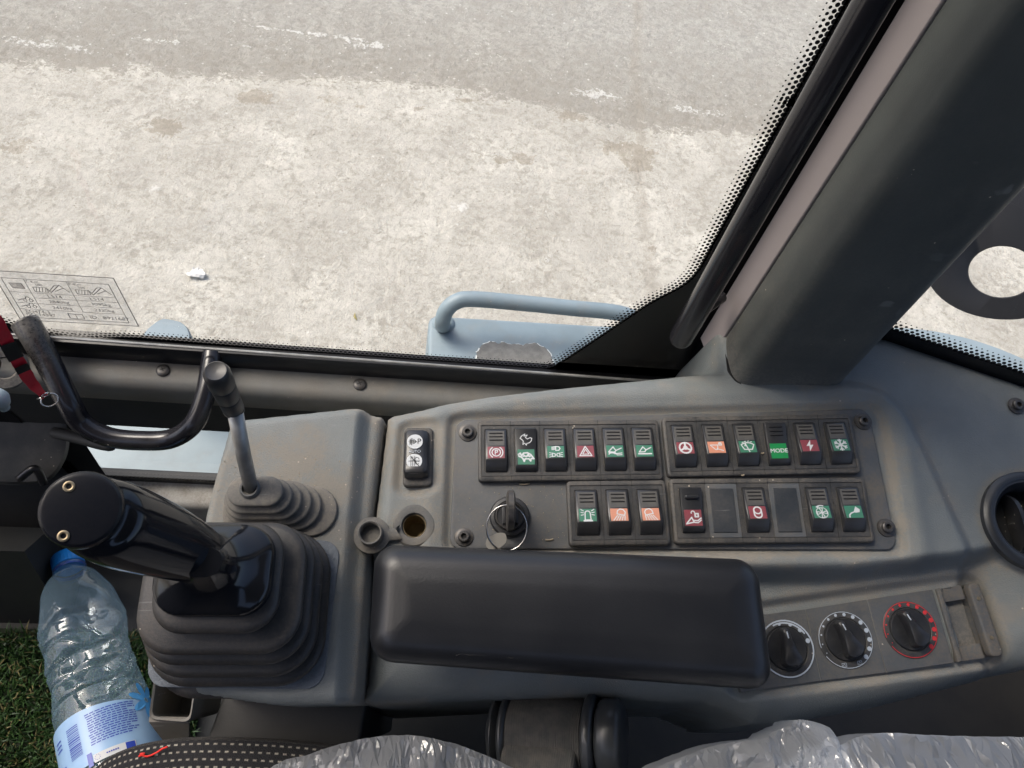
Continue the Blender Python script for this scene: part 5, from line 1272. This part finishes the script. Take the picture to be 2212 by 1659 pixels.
def build_bottle():
    B0 = dep(277, 1770, .685); B1 = dep(142, 1196, .850); ax = B1-B0; L_ = np.linalg.norm(ax); ax /= L_
    Q = Vector(ax).to_track_quat('Z', 'Y').to_matrix(); 
    # roll so that local +x faces the camera
    vw = CAM-(B0+B1)/2; vw -= ax*(vw@ax); vw /= np.linalg.norm(vw); yv = np.cross(ax, vw)
    Mb = Matrix(((vw[0], yv[0], ax[0], B0[0]), (vw[1], yv[1], ax[1], B0[1]), (vw[2], yv[2], ax[2], B0[2]), (0, 0, 0, 1)))
    t = thing('water_bottle', 'crumpled empty clear plastic water bottle with blue cap lying on the grass mat', 'bottle', Mb)
    r = .0415; k = L_; neck = k-.030
    prof = [(0, .006), (.020, .002), (.034, .001), (.040, .006), (r, .014), (r, .030)]
    zs = list(np.linspace(.032, neck-.060, 80)); 
    for z in zs:
        g = 0
        if z > .115: g = -.0030*max(0, math.cos((z-.115)*2*math.pi/.021))**4
        prof.append((r*(1.0+.02*math.sin(z*30))+g, z))
    for a in np.linspace(0, 1, 16)[1:]:
        prof.append((.0135+(r-.0135)*(.75*math.sqrt(max(0, 1-a*a))+.25*(1-a)), neck-.060+a*.060))
    prof += [(.0135, neck+.001), (.0135, neck+.006), (.0165, neck+.007), (.0165, neck+.009), (.0130, neck+.010)]
    seg = 72; R = []
    nz = rng.normal(0, 1, (6, 6))
    for rad, z in prof:
        ring = []
        for i in range(seg):
            a = 2*math.pi*i/seg
            d = 0
            if .03 < z < neck-.01:
                env = min(1, (z-.03)/.03)*min(1, (neck-z)/.05)*(.35 if z < .115 else 1)
                d = env*(-.0042*abs(math.sin(a*1.5+z*30+.7))*abs(math.sin(z*40+a))-.0016*abs(math.sin(a*3-z*70))*(1 if z > .10 else .3))
                # a dent on the side facing up
                e = ((z-.185)/.020)**2+((a-.15 if a < math.pi else a-2*math.pi-.15)/.35)**2; d -= .010*math.exp(-e)
                e = ((z-.150)/.012)**2+((a-2*math.pi+.5)/.25)**2 if a > math.pi else 9; d -= .007*math.exp(-e)
            ring.append(((rad+d)*math.cos(a), (rad+d)*math.sin(a), z))
        R.append(ring)
    b = MB(); b.add(*loft(R, False, False)); b.build('bottle_body', 'pet', t, 50)
    b = MB(); cp = []
    z0 = neck+.011; 
    for i, (rd, z) in enumerate(((.0150, 0), (.0155, .001), (.0155, .0125), (.0148, .0145), (.011, .0155), (0, .0155))):
        cp.append([((rd+(.0004 if j % 2 else 0)*(1 if 0 < i < 3 else 0))*math.cos(2*math.pi*j/60), (rd+(.0004 if j % 2 else 0)*(1 if 0 < i < 3 else 0))*math.sin(2*math.pi*j/60), z0+z) for j in range(60)])
    b.add(*loft(cp)); b.build('screw_cap', 'cap', t, 30)
    b = MB(); b.add(*lathe([(.0158, 0), (.0160, .0035), (.0150, .0042)], 40, (0, 0, neck+.0055))); b.build('cap_ring', 'capring', t)
    # paper label wrapped on the lower half; strokes are bent on to the cylinder
    zl0, zl1 = .043, .090; RL = r+.0012
    def bend(a, z, lift=0): return ((RL+lift)*math.cos(a), -(RL+lift)*math.sin(a), z)
    lab = MB(); na = 40; v = []; f = []
    a0, a1 = -1.35, 1.75
    for i in range(na+1):
        a = a0+(a1-a0)*i/na; zt = zl1+.004*math.sin(a*1.3+.4); v += [bend(a, zl0), bend(a, zt)]
    for i in range(na): f.append((2*i, 2*i+2, 2*i+3, 2*i+1))
    lab.add(v, f); lb = lab.build('paper_label', 'label', t, 60)
    ink = MB()
    def blk(B, sa, sz, wa, hz, lift=.0003):
        n = max(1, int(abs(wa)/.06)); 
        for i in range(n):
            A0 = sa+wa*i/n; A1 = sa+wa*(i+1)/n; B.add([bend(A0, sz, lift), bend(A1, sz, lift), bend(A1, sz+hz, lift), bend(A0, sz+hz, lift)], [(0, 1, 2, 3)])
    # +a is towards the photo's left here (checked against the render)
    z = .086
    while z > .056:
        a = .35-.04*rng.random(); end = -.62+(.2*rng.random() if rng.random() < .3 else 0)
        while a > end:
            ln = rng.uniform(.04, .13); blk(ink, a, z, -min(ln, a-end), .0010); a -= ln+.02
        z -= .0022
    zz = .055
    while zz < .084:
        hz = rng.choice([.0005, .0008, .0013, .0004]); blk(ink, .80, zz, -.28, hz); zz += hz+rng.uniform(.0005, .0013)
    blk(ink, .98, .045, .28, .011); 
    for k_ in range(3): blk(ink, 1.0, .072+.004*k_, .22, .0014)
    blk(ink, .46, .040, -.10, .012, .0004)
    ink.build('small_print', 'lblue', lb, 0)
    w_ = MB(); blk(w_, .34, .0415, -.80, .0072, .0004); w_.build('white_strip', 'white', lb, 0)
    lg = MB(); 
    for a, l in ((.26, 0),): 
        pts = [(a+.05*math.cos(q), .0450+.0022*math.sin(q)) for q in np.linspace(0, 6.28, 10)]
        for i in range(9): blk(lg, pts[i][0], pts[i][1], .012, .0006, .0007)
    for q in range(6): blk(lg, .10-.04*q, .0446, -.028, .0012, .0007)
    blk(lg, -.26, .0420, -.18, .0062, .0007)
    lg.build('strip_print', 'lblue', lb, 0)
    pt = MB(); cen = (-.98, .088)
    for k_ in range(7):
        an = k_*2*math.pi/7+.3; pts = []
        for q in np.linspace(0, 2*math.pi, 13)[:-1]:
            lx, ly = .0105+.0085*math.cos(q), .0034*math.sin(q); pts.append((lx*math.cos(an)-ly*math.sin(an), lx*math.sin(an)+ly*math.cos(an)))
        pt.add([bend(cen[0]+x/RL, cen[1]+y, .0006) for x, y in pts], [tuple(range(12))])
    pt.build('printed_flower', 'petal', lb, 0)
build_bottle()

# ================================================================== SEAT, FILM, BELT REEL
def fabric():
    m_ = bpy.data.materials.new('dotted_fabric'); m_.use_nodes = True; N = m_.node_tree.nodes; L = m_.node_tree.links; b = N['Principled BSDF']; b.inputs['Roughness'].default_value = .95
    tc = N.new('ShaderNodeTexCoord'); mp = N.new('ShaderNodeMapping'); mp.inputs['Scale'].default_value = (1, 1, 1); L.new(tc.outputs['UV'], mp.inputs[0])
    br = N.new('ShaderNodeTexBrick'); br.inputs['Scale'].default_value = 1; br.inputs['Brick Width'].default_value = .0140; br.inputs['Row Height'].default_value = .0100; br.inputs['Mortar Size'].default_value = .0048; br.inputs['Mortar Smooth'].default_value = .35
    br.inputs['Color1'].default_value = (.46, .43, .36, 1); br.inputs['Color2'].default_value = (.30, .27, .23, 1); br.inputs['Mortar'].default_value = (.016, .016, .018, 1)
    no = N.new('ShaderNodeTexNoise'); no.inputs['Scale'].default_value = 500; L.new(mp.outputs[0], no.inputs['Vector'])
    mx = N.new('ShaderNodeMix'); mx.data_type = 'VECTOR'; mx.inputs[0].default_value = .0016; L.new(mp.outputs[0], mx.inputs[4]); L.new(no.outputs['Color'], mx.inputs[5]); L.new(mx.outputs[1], br.inputs['Vector'])
    L.new(br.outputs['Color'], b.inputs['Base Color']); bn = N.new('ShaderNodeBump'); bn.inputs['Strength'].default_value = .8; bn.inputs['Distance'].default_value = .0015; L.new(no.outputs['Fac'], bn.inputs['Height']); L.new(bn.outputs[0], b.inputs['Normal'])
    return m_
def grid_mesh(fn, nu, nv, name, mats, parent, uvs=None, smooth=180):
    v = []; f = []
    for j in range(nv+1):
        for i in range(nu+1): v.append(tuple(fn(i/nu, j/nv)))
    for j in range(nv):
        for i in range(nu): a = j*(nu+1)+i; f.append((a, a+1, a+nu+2, a+nu+1))
    b = MB(); b.add(v, f); o = b.build(name, mats, parent, smooth)
    if uvs:
        ul = o.data.uv_layers.new(name='UVMap'); idx = [l.vertex_index for l in o.data.loops]
        for k, vi in enumerate(idx): ul.data[k].uv = (uvs[0]*(vi % (nu+1))/nu, uvs[1]*(vi//(nu+1))/nv)
    return o
def build_seat():
    o = dep(430, 1700, .60); t = thing('driver_seat', 'driver seat cushion in black fabric with small beige dots at the bottom edge', 'seat', o)
    # top contour in the picture -> far edge of the cushion, which rounds over and comes towards the operator
    edge = crom([np.array(p, float) for p in ((120, 1780), (170, 1705), (225, 1645), (300, 1614), (400, 1600), (520, 1600), (640, 1607), (760, 1622), (900, 1650), (1200, 1690), (1500, 1700))], 6)
    ne = len(edge)
    E3 = [dep(p[0], p[1], .585+.00002*(p[0]-430)) for p in edge]
    def fn(s, k):
        x = s*(ne-1); i = min(int(x), ne-2); q = E3[i]+(E3[i+1]-E3[i])*(x-i)
        a = k*2.2   # go over the top then back
        r = .035
        if k < .4:
            an = (k/.4)*math.pi/2; d = np.array([0, -1, 0])*r*(1-math.cos(an))*1.0+np.array([0, 0, 1])*r*(math.sin(an)-1)
            d = np.array([0, -(1-math.cos(an))*r*0.0, 0])+np.array([0, (1-0)*0, 0])
            # down the outside: from the rim downwards
            return q+np.array([0, r*math.sin(math.pi/2-an)*.25, -r*(1-math.sin(an))*3.0])-o
        kk = (k-.4)/.6; return q+np.array([0, -kk*.30, .012*math.sin(kk*3.1)])-o
    grid_mesh(fn, 90, 40, 'seat_cushion', fabric(), t, (.95, .95))
    b = MB(); b.add(*rbox(.62, .30, .04, -.19, -.035, .01, cx=.26, cy=-.19)); b.build('seat_base', 'dark', t)
    e = dep(310, 1628, .5855)
    t2 = thing('red_thread', 'loose red thread lying on the dotted seat fabric', 'thread', dep(320, 1625, .575))
    og = dep(320, 1625, .575); pts = [dep(x, y, .577)-og for x, y in ((300, 1634), (312, 1628), (303, 1629), (318, 1634), (338, 1626), (350, 1618), (362, 1613))]
    b = MB(); b.add(*tube(crom(pts, 6), .0007, 8)); b.build('loose_thread', 'thread', t2, 180)
build_seat()

def crumple(seed, n=26, amp=1.0, f0=60, f1=420):
    """crossing folds; x and y in metres, result in metres"""
    r_ = np.random.default_rng(seed); D = r_.normal(0, 1, (n, 2)); D[:, 1] *= .7; D /= np.linalg.norm(D, axis=1)[:, None]; fr = np.exp(r_.uniform(math.log(f0), math.log(f1), n)); ph = r_.uniform(0, 6.28, n); am = amp*.9/fr*r_.uniform(.4, 1.3, n)
    wd = r_.uniform(20, 60, (n, 2)); wp = r_.uniform(0, 6.28, n)
    def g(x, y):
        d = (D[:, 0]*x+D[:, 1]*y)*fr+ph+1.3*np.sin(wd[:, 0]*x+wd[:, 1]*y+wp); tri = np.abs(((d/6.283) % 1)*2-1); return float((am*(tri-.5)).sum())
    return g
def build_film(name, label, edge, d0, seed, amp, depth_back=.20, rise=.03, mat_='film'):
    E = crom([np.array(p, float) for p in edge], 8); ne = len(E); c = E[ne//2]; o = dep(c[0], c[1], d0)
    t = thing(name, label, 'plastic film', o); E3 = [dep(p[0], p[1], d0+(p[2] if len(p) > 2 else 0)) for p in E]; g = crumple(seed, 26, amp); h = crumple(seed+5, 10, .22, 200, 900)
    vw = np.array([0, -.35, .93])
    def fn(s, k):
        x = s*(ne-1); i = min(int(x), ne-2); q = E3[i]+(E3[i+1]-E3[i])*(x-i)
        if k < .12: return q+np.array([0, .004, -.030])*(1-k/.12)+vw*(h(s*.35, 0)+g(s*.35, 0)*.4)-o
        kk = (k-.12)/.88; p = q+np.array([0, -kk*depth_back, rise*math.sin(kk*1.8)])
        return p+vw*(g(s*.35, kk*.2)*min(1, kk*6+.4)+h(s*.35, 0)*(1-kk)**4)-o
    nu, nv = 120, 44; rj = np.random.default_rng(seed+50); v = []; f = []
    for j in range(nv+1):
        for i in range(nu+1):
            p = fn(min(max((i+rj.uniform(-.38, .38))/nu, 0), 1), min(max((j+(rj.uniform(-.38, .38) if j > 5 else 0))/nv, 0), 1)); p = p+vw*rj.normal(0, .0005 if j > 4 else .0002); v.append(tuple(p))
    for j in range(nv):
        for i in range(nu):
            a = j*(nu+1)+i; q = (a, a+1, a+nu+2, a+nu+1); k = rj.random() < .5
            f += [(q[0], q[1], q[2]), (q[0], q[2], q[3])] if k else [(q[0], q[1], q[3]), (q[1], q[2], q[3])]
    b = MB(); b.add(v, f); b.build('crumpled_sheet', mat_, t, 14)
build_film('seat_cover_film', 'crumpled clear plastic film over the dotted seat fabric, left of the belt reel', [(520, 1720), (590, 1655), (660, 1630), (760, 1600), (850, 1590), (930, 1592), (1020, 1620), (1090, 1650), (1160, 1690)], .565, 3, .30)
build_film('bag_film', 'bunched clear plastic film with a rounded peak right of the belt reel', [(1380, 1700), (1430, 1650), (1530, 1618), (1620, 1600), (1690, 1575), (1735, 1556), (1790, 1570), (1822, 1610), (1840, 1680)], .535, 11, .50, .12)
build_film('loose_film', 'wide milky plastic film sheet in the bottom right corner', [(1640, 1730), (1720, 1665), (1800, 1615), (1900, 1585), (2050, 1590), (2180, 1592), (2260, 1594), (2400, 1600)], .520, 21, .18, .2)

def build_reel():
    o = dep(1203, 1588, .600); ux = dep(1300, 1594, .590)-dep(1100, 1583, .610); ux /= np.linalg.norm(ux)
    t = thing('seat_belt_reel', 'black seat belt reel with ribbed webbing wound over it', 'seat belt', o)
    z = np.array([0, .30, .95]); z -= ux*(z@ux); z /= np.linalg.norm(z); y = np.cross(z, ux)
    Q = Matrix(((ux[0], y[0], z[0], 0), (ux[1], y[1], z[1], 0), (ux[2], y[2], z[2], 0), (0, 0, 0, 1)))
    def drum(x0, x1, r, bev, name, mt, sy=1.0):
        n = 40; xs = [(x0, r-bev*1.6), (x0+bev*.4, r-bev*.5), (x0+bev, r), (x1-bev, r), (x1-bev*.4, r-bev*.5), (x1, r-bev*1.6)]
        b = MB(); b.add(*loft([[(x, sy*q*math.cos(a), q*math.sin(a)) for a in np.linspace(0, 2*math.pi, n+1)[:-1]] for x, q in xs]), 0, Q); return b.build(name, mt, t, 40)
    # picture extents: 1060..1350 wide, 1490..1680 tall
    drum(-.0520, -.0405, .0255, .006, 'end_cap', 'reel', 1.05); drum(-.0415, -.034, .0285, .003, 'flange', 'reel', 1.05)
    drum(-.0345, .0225, .0262, .0005, 'spool_webbing', 'web', 1.02)
    drum(.0225, .032, .0300, .003, 'flange', 'reel', 1.05); drum(.031, .0520, .0278, .0050, 'end_cap', 'reel', 1.0)
    b = MB(); b.add(*rbox(.062, .003, .001, .012, .0205, .001, cx=-.003, cy=.0285), 0, Q); b.build('belt_guide', 'bezel', t)
    b = MB(); b.add(*rbox(.056, .020, .006, -.03, .018, .004, cx=-.008, cy=-.026), 0, Q); b.build('folded_webbing', 'web', t)
build_reel()
# ribs of the webbing: wave texture bump on the material
def web_ribs():
    m_ = M['web']; N = m_.node_tree.nodes; L = m_.node_tree.links; tc = N.new('ShaderNodeTexCoord'); wv = N.new('ShaderNodeTexWave'); wv.inputs['Scale'].default_value = 260; wv.bands_direction = 'X'; wv.inputs['Distortion'].default_value = .3
    L.new(tc.outputs['Object'], wv.inputs['Vector']); bn = N.new('ShaderNodeBump'); bn.inputs['Strength'].default_value = .6; bn.inputs['Distance'].default_value = .001; L.new(wv.outputs['Fac'], bn.inputs['Height']); L.new(bn.outputs[0], N['Principled BSDF'].inputs['Normal'])
web_ribs()

# ================================================================== OUTSIDE PARTS OF THE MACHINE
def build_fender():
    zt = 1.24; o = atz(1100, 720, zt)
    t = thing('step_fender', 'blue grey fender top with a worn grip patch outside the window', 'fender', o)
    q = [atz(922, 900, zt)-o, atz(1420, 900, zt)-o, atz(1395, 708, zt)-o, atz(926, 680, zt)-o]
    b = MB(); b.add(*quadbox([p[:2] for p in q], .015, -.35, 0, .006, 4)); b.build('fender_plate', 'paint', t, 40)
    q2 = [atz(1366, 716, zt+.02)-o, atz(1480, 716, zt+.02)-o, atz(1480, 640, zt+.02)-o, atz(1395, 685, zt+.02)-o]
    b = MB(); b.add(*quadbox([p[:2] for p in q2], .008, -.30, .02, .005, 4)); b.build('fender_rib', 'paint', t, 40)
    gp = [(1031, 790), (1031, 762), (1040, 748), (1058, 741), (1078, 744), (1085, 740), (1100, 746), (1118, 744), (1128, 748), (1142, 743), (1160, 744), (1178, 754), (1190, 770), (1196, 800), (1196, 840), (1031, 840)]
    r2 = np.random.default_rng(4); P = []
    for i in range(len(gp)):
        a, c = np.array(gp[i], float), np.array(gp[(i+1) % len(gp)], float)
        for k in range(4): P.append(a+(c-a)*k/4+r2.normal(0, 1.0 if i < 13 else 0, 2))
    def ringp(off, z): cc = np.array([1114, 800]); return [tuple((atz(*(cc+(p-cc)*off), zt)-o)[:2])+(z,) for p in P][::-1]
    b = MB(); b.add(*loft([ringp(1.0, .0005), ringp(1.0, .003)])); b.build('grip_patch', 'asphalt', t, 30)
    b = MB(); f = ringp(1.0, .0012); g = ringp(1.035, .0012); n = len(f); b.add([f[i] for i in range(n)]+[g[i] for i in range(n)], [(i, (i+1) % n, n+(i+1) % n, n+i) for i in range(n) if (i % 9) not in (0, 1, 5)]); b.build('torn_edge', 'flake', t, 0)
    # tube rail
    zr = zt
    def z_(px, py, h): return atz(px, py, zt+h)
    pts = [z_(957, 706, -.01), z_(956, 696, .035), z_(963, 672, .06), z_(985, 652, .075), z_(1020, 646, .08), z_(1120, 654, .08), z_(1240, 666, .08), z_(1330, 675, .08), z_(1372, 690, .07), z_(1388, 712, .04), z_(1390, 735, -.01)]
    o2 = pts[0]; t2 = thing('fender_rail', 'blue grey bent tube rail welded on the fender', 'rail', o2)
    b = MB(); b.add(*tube(crom([p-o2 for p in pts], 8), .0128, 24)); b.build('bent_tube', 'paint', t2, 180)
    b = MB(); b.add(*lathe([(.020, .008), (.018, .013), (.013, .016)], 24)); b.build('weld_collar', 'paint', t2, 60)
build_fender()

def build_tank():
    zt = 1.12; o = atz(330, 960, zt)
    t = thing('machine_body', 'pale blue grey machine body seen through the low window', 'machine body', o)
    b = MB(); b.add(*quadbox([(atz(x, y, zt)-o)[:2] for x, y in ((60, 1120), (620, 1160), (620, 742), (60, 702))], .03, -.5, 0, .02, 5)); b.build('body_top', 'paint2', t, 40)
    zk = 1.30
    pr = [(303, 722), (318, 706), (340, 690), (352, 685), (375, 689), (395, 694), (406, 704), (415, 722), (415, 745), (303, 745)]
    P = roundpoly([(atz(x, y, zk)-o)[:2] for x, y in pr][::-1], .01, 3); c = sum(P)/len(P)
    b = MB(); h = zk-zt; b.add(*loft([[(*p, h-.30) for p in P], [(*p, h-.02) for p in P], [(*(c+(p-c)*.97), h-.006) for p in P], [(*(c+(p-c)*.88), h) for p in P]])); b.build('cast_bracket', 'paint', t, 60)
build_tank()

def build_rear_body():
    zt = 1.50; o = atz(2080, 760, zt)
    t = thing('rear_fender', 'pale blue grey curved rear bodywork beyond the rear side window', 'fender', o)
    pr = [(1850, 705), (1935, 703), (2010, 710), (2090, 727), (2160, 750), (2225, 778), (2420, 880), (2420, 1050), (1850, 900)]
    P = [(atz(x, y, zt)-o)[:2] for x, y in pr][::-1]; P = roundpoly(P, .02, 3); c = sum(P)/len(P)
    b = MB(); b.add(*loft([[(*p, -.5) for p in P], [(*p, -.02) for p in P], [(*(c+(p-c)*.985), -.005) for p in P], [(*(c+(p-c)*.95), 0) for p in P]])); b.build('fender_shell', 'paint2', t, 60)
build_rear_body()

def build_ring():
    """black loop outside behind the pillar"""
    d = .80; o = dep(2180, 590, d); t = thing('black_loop_bracket', 'black flat loop shaped bracket outside the rear window beside the pillar', 'bracket', o)
    n = ray(2180, 590); n /= np.linalg.norm(n)
    N_ = 48; out = []; inn = []
    for k in range(N_):
        a = 2*math.pi*k/N_; inn.append((2157+74*math.cos(a)+8, 587+56*math.sin(a)))
        ox, oy = 2175+178*math.cos(a), 575+116*math.sin(a)
        if math.sin(a) < 0: oy = 575+290*math.sin(a)
        out.append((ox, oy))
    def W_(lst, dz): return [tuple(dep(x, y, d)-o+n*dz) for x, y in lst]
    b = MB(); b.add(*loft([W_(inn, .012), W_(inn, .002), W_([((x-2165)*1.03+2165, (y-587)*1.03+587) for x, y in inn], 0), W_([((x-2175)*.985+2175, (y-575)*.985+575) for x, y in out], 0), W_(out, .003), W_(out, .014), W_(inn, .012)], False, False)); b.build('loop_plate', 'seal', t, 50)
build_ring()
# small leaf on the yard and a paper scrap
def build_litter():
    p = atz(771, 692, .004); b = MB(); b.add([(0, 0, 0), (.012, .004, .003), (.022, .001, .001), (.032, -.012, .004), (.018, -.006, .002), (.006, -.004, .001)], [(0, 5, 1), (1, 5, 4, 2), (2, 4, 3)])
    for v_ in list(b.v): b.v.append((v_[0], v_[1], v_[2]-.0012))
    b.f += [tuple(i+6 for i in reversed(f)) for f in b.f[:3]]; b.m += [0]*3
    o = b.build('dry_leaf', mat('leaf', (.28, .24, .10), .8), None, 0); o.location = Vector(p); o.rotation_euler = (0, 0, 2.2); tag(o, 'tiny dry leaf lying on the concrete left of the fender', 'leaf')
    g = crumple(2, 12, 1.2); p = atz(425, 590, .01)
    o = grid_mesh(lambda s, k: ((s-.5)*.050*(1+.3*math.sin(k*5)), (k-.5)*.04, g(s*.07, k*.07)*.4+.003-.0*.02*((s-.5)**2+(k-.5)**2)), 14, 14, 'paper_scrap', 'paper', None, None, 20); o.location = Vector(p)
    sl_ = o.modifiers.new('thick', 'SOLIDIFY'); sl_.thickness = .0012
    tag(o, 'crumpled white paper scrap on the concrete above the load table sticker', 'litter')
build_litter()
def build_grit():
    b = MB(); r2 = np.random.default_rng(9); 
    specs = [(z3(755, 830), .004, (.30, .24, .15)), (z3(1000, 1378), .003, 0), (z4(930, 490), .0012, 0), (z4(755, 685), .0012, 0)]
    for k, (q, s, _) in enumerate(specs):
        a = c2(q[0], q[1], -.001); h = -.0012 if k < 2 else .0042
        b.add(*[(tube([(a[0]-s, a[1], h), (a[0], a[1]-.0004, h+.0004), (a[0]+s, a[1]+.0003, h)], .0006, 6))][0])
    for k in range(60):
        px = r2.uniform(470, 740); py = r2.uniform(985, 1075); a = c2(px, py, LT); s = r2.uniform(.0002, .00055); b.add(*lathe([(s, 0), (s*.7, s), (0, s*1.3)], 5, (a[0], a[1], LT-.0001)))
    for k in range(70):
        px = r2.uniform(990, 1220); py = r2.uniform(1040, 1170); a = c2(px, py, -.0018); s = r2.uniform(.0002, .0005); b.add(*lathe([(s, 0), (s*.7, s), (0, s*1.3)], 5, (a[0], a[1], -.0019)))
    o = b.build('grit', mat('grit_crumbs', (.34, .28, .20), .9), None, 0); o.matrix_world = MC; tag(o, 'loose sand crumbs scattered over the consoles', 'grit', kind='stuff')
build_grit()
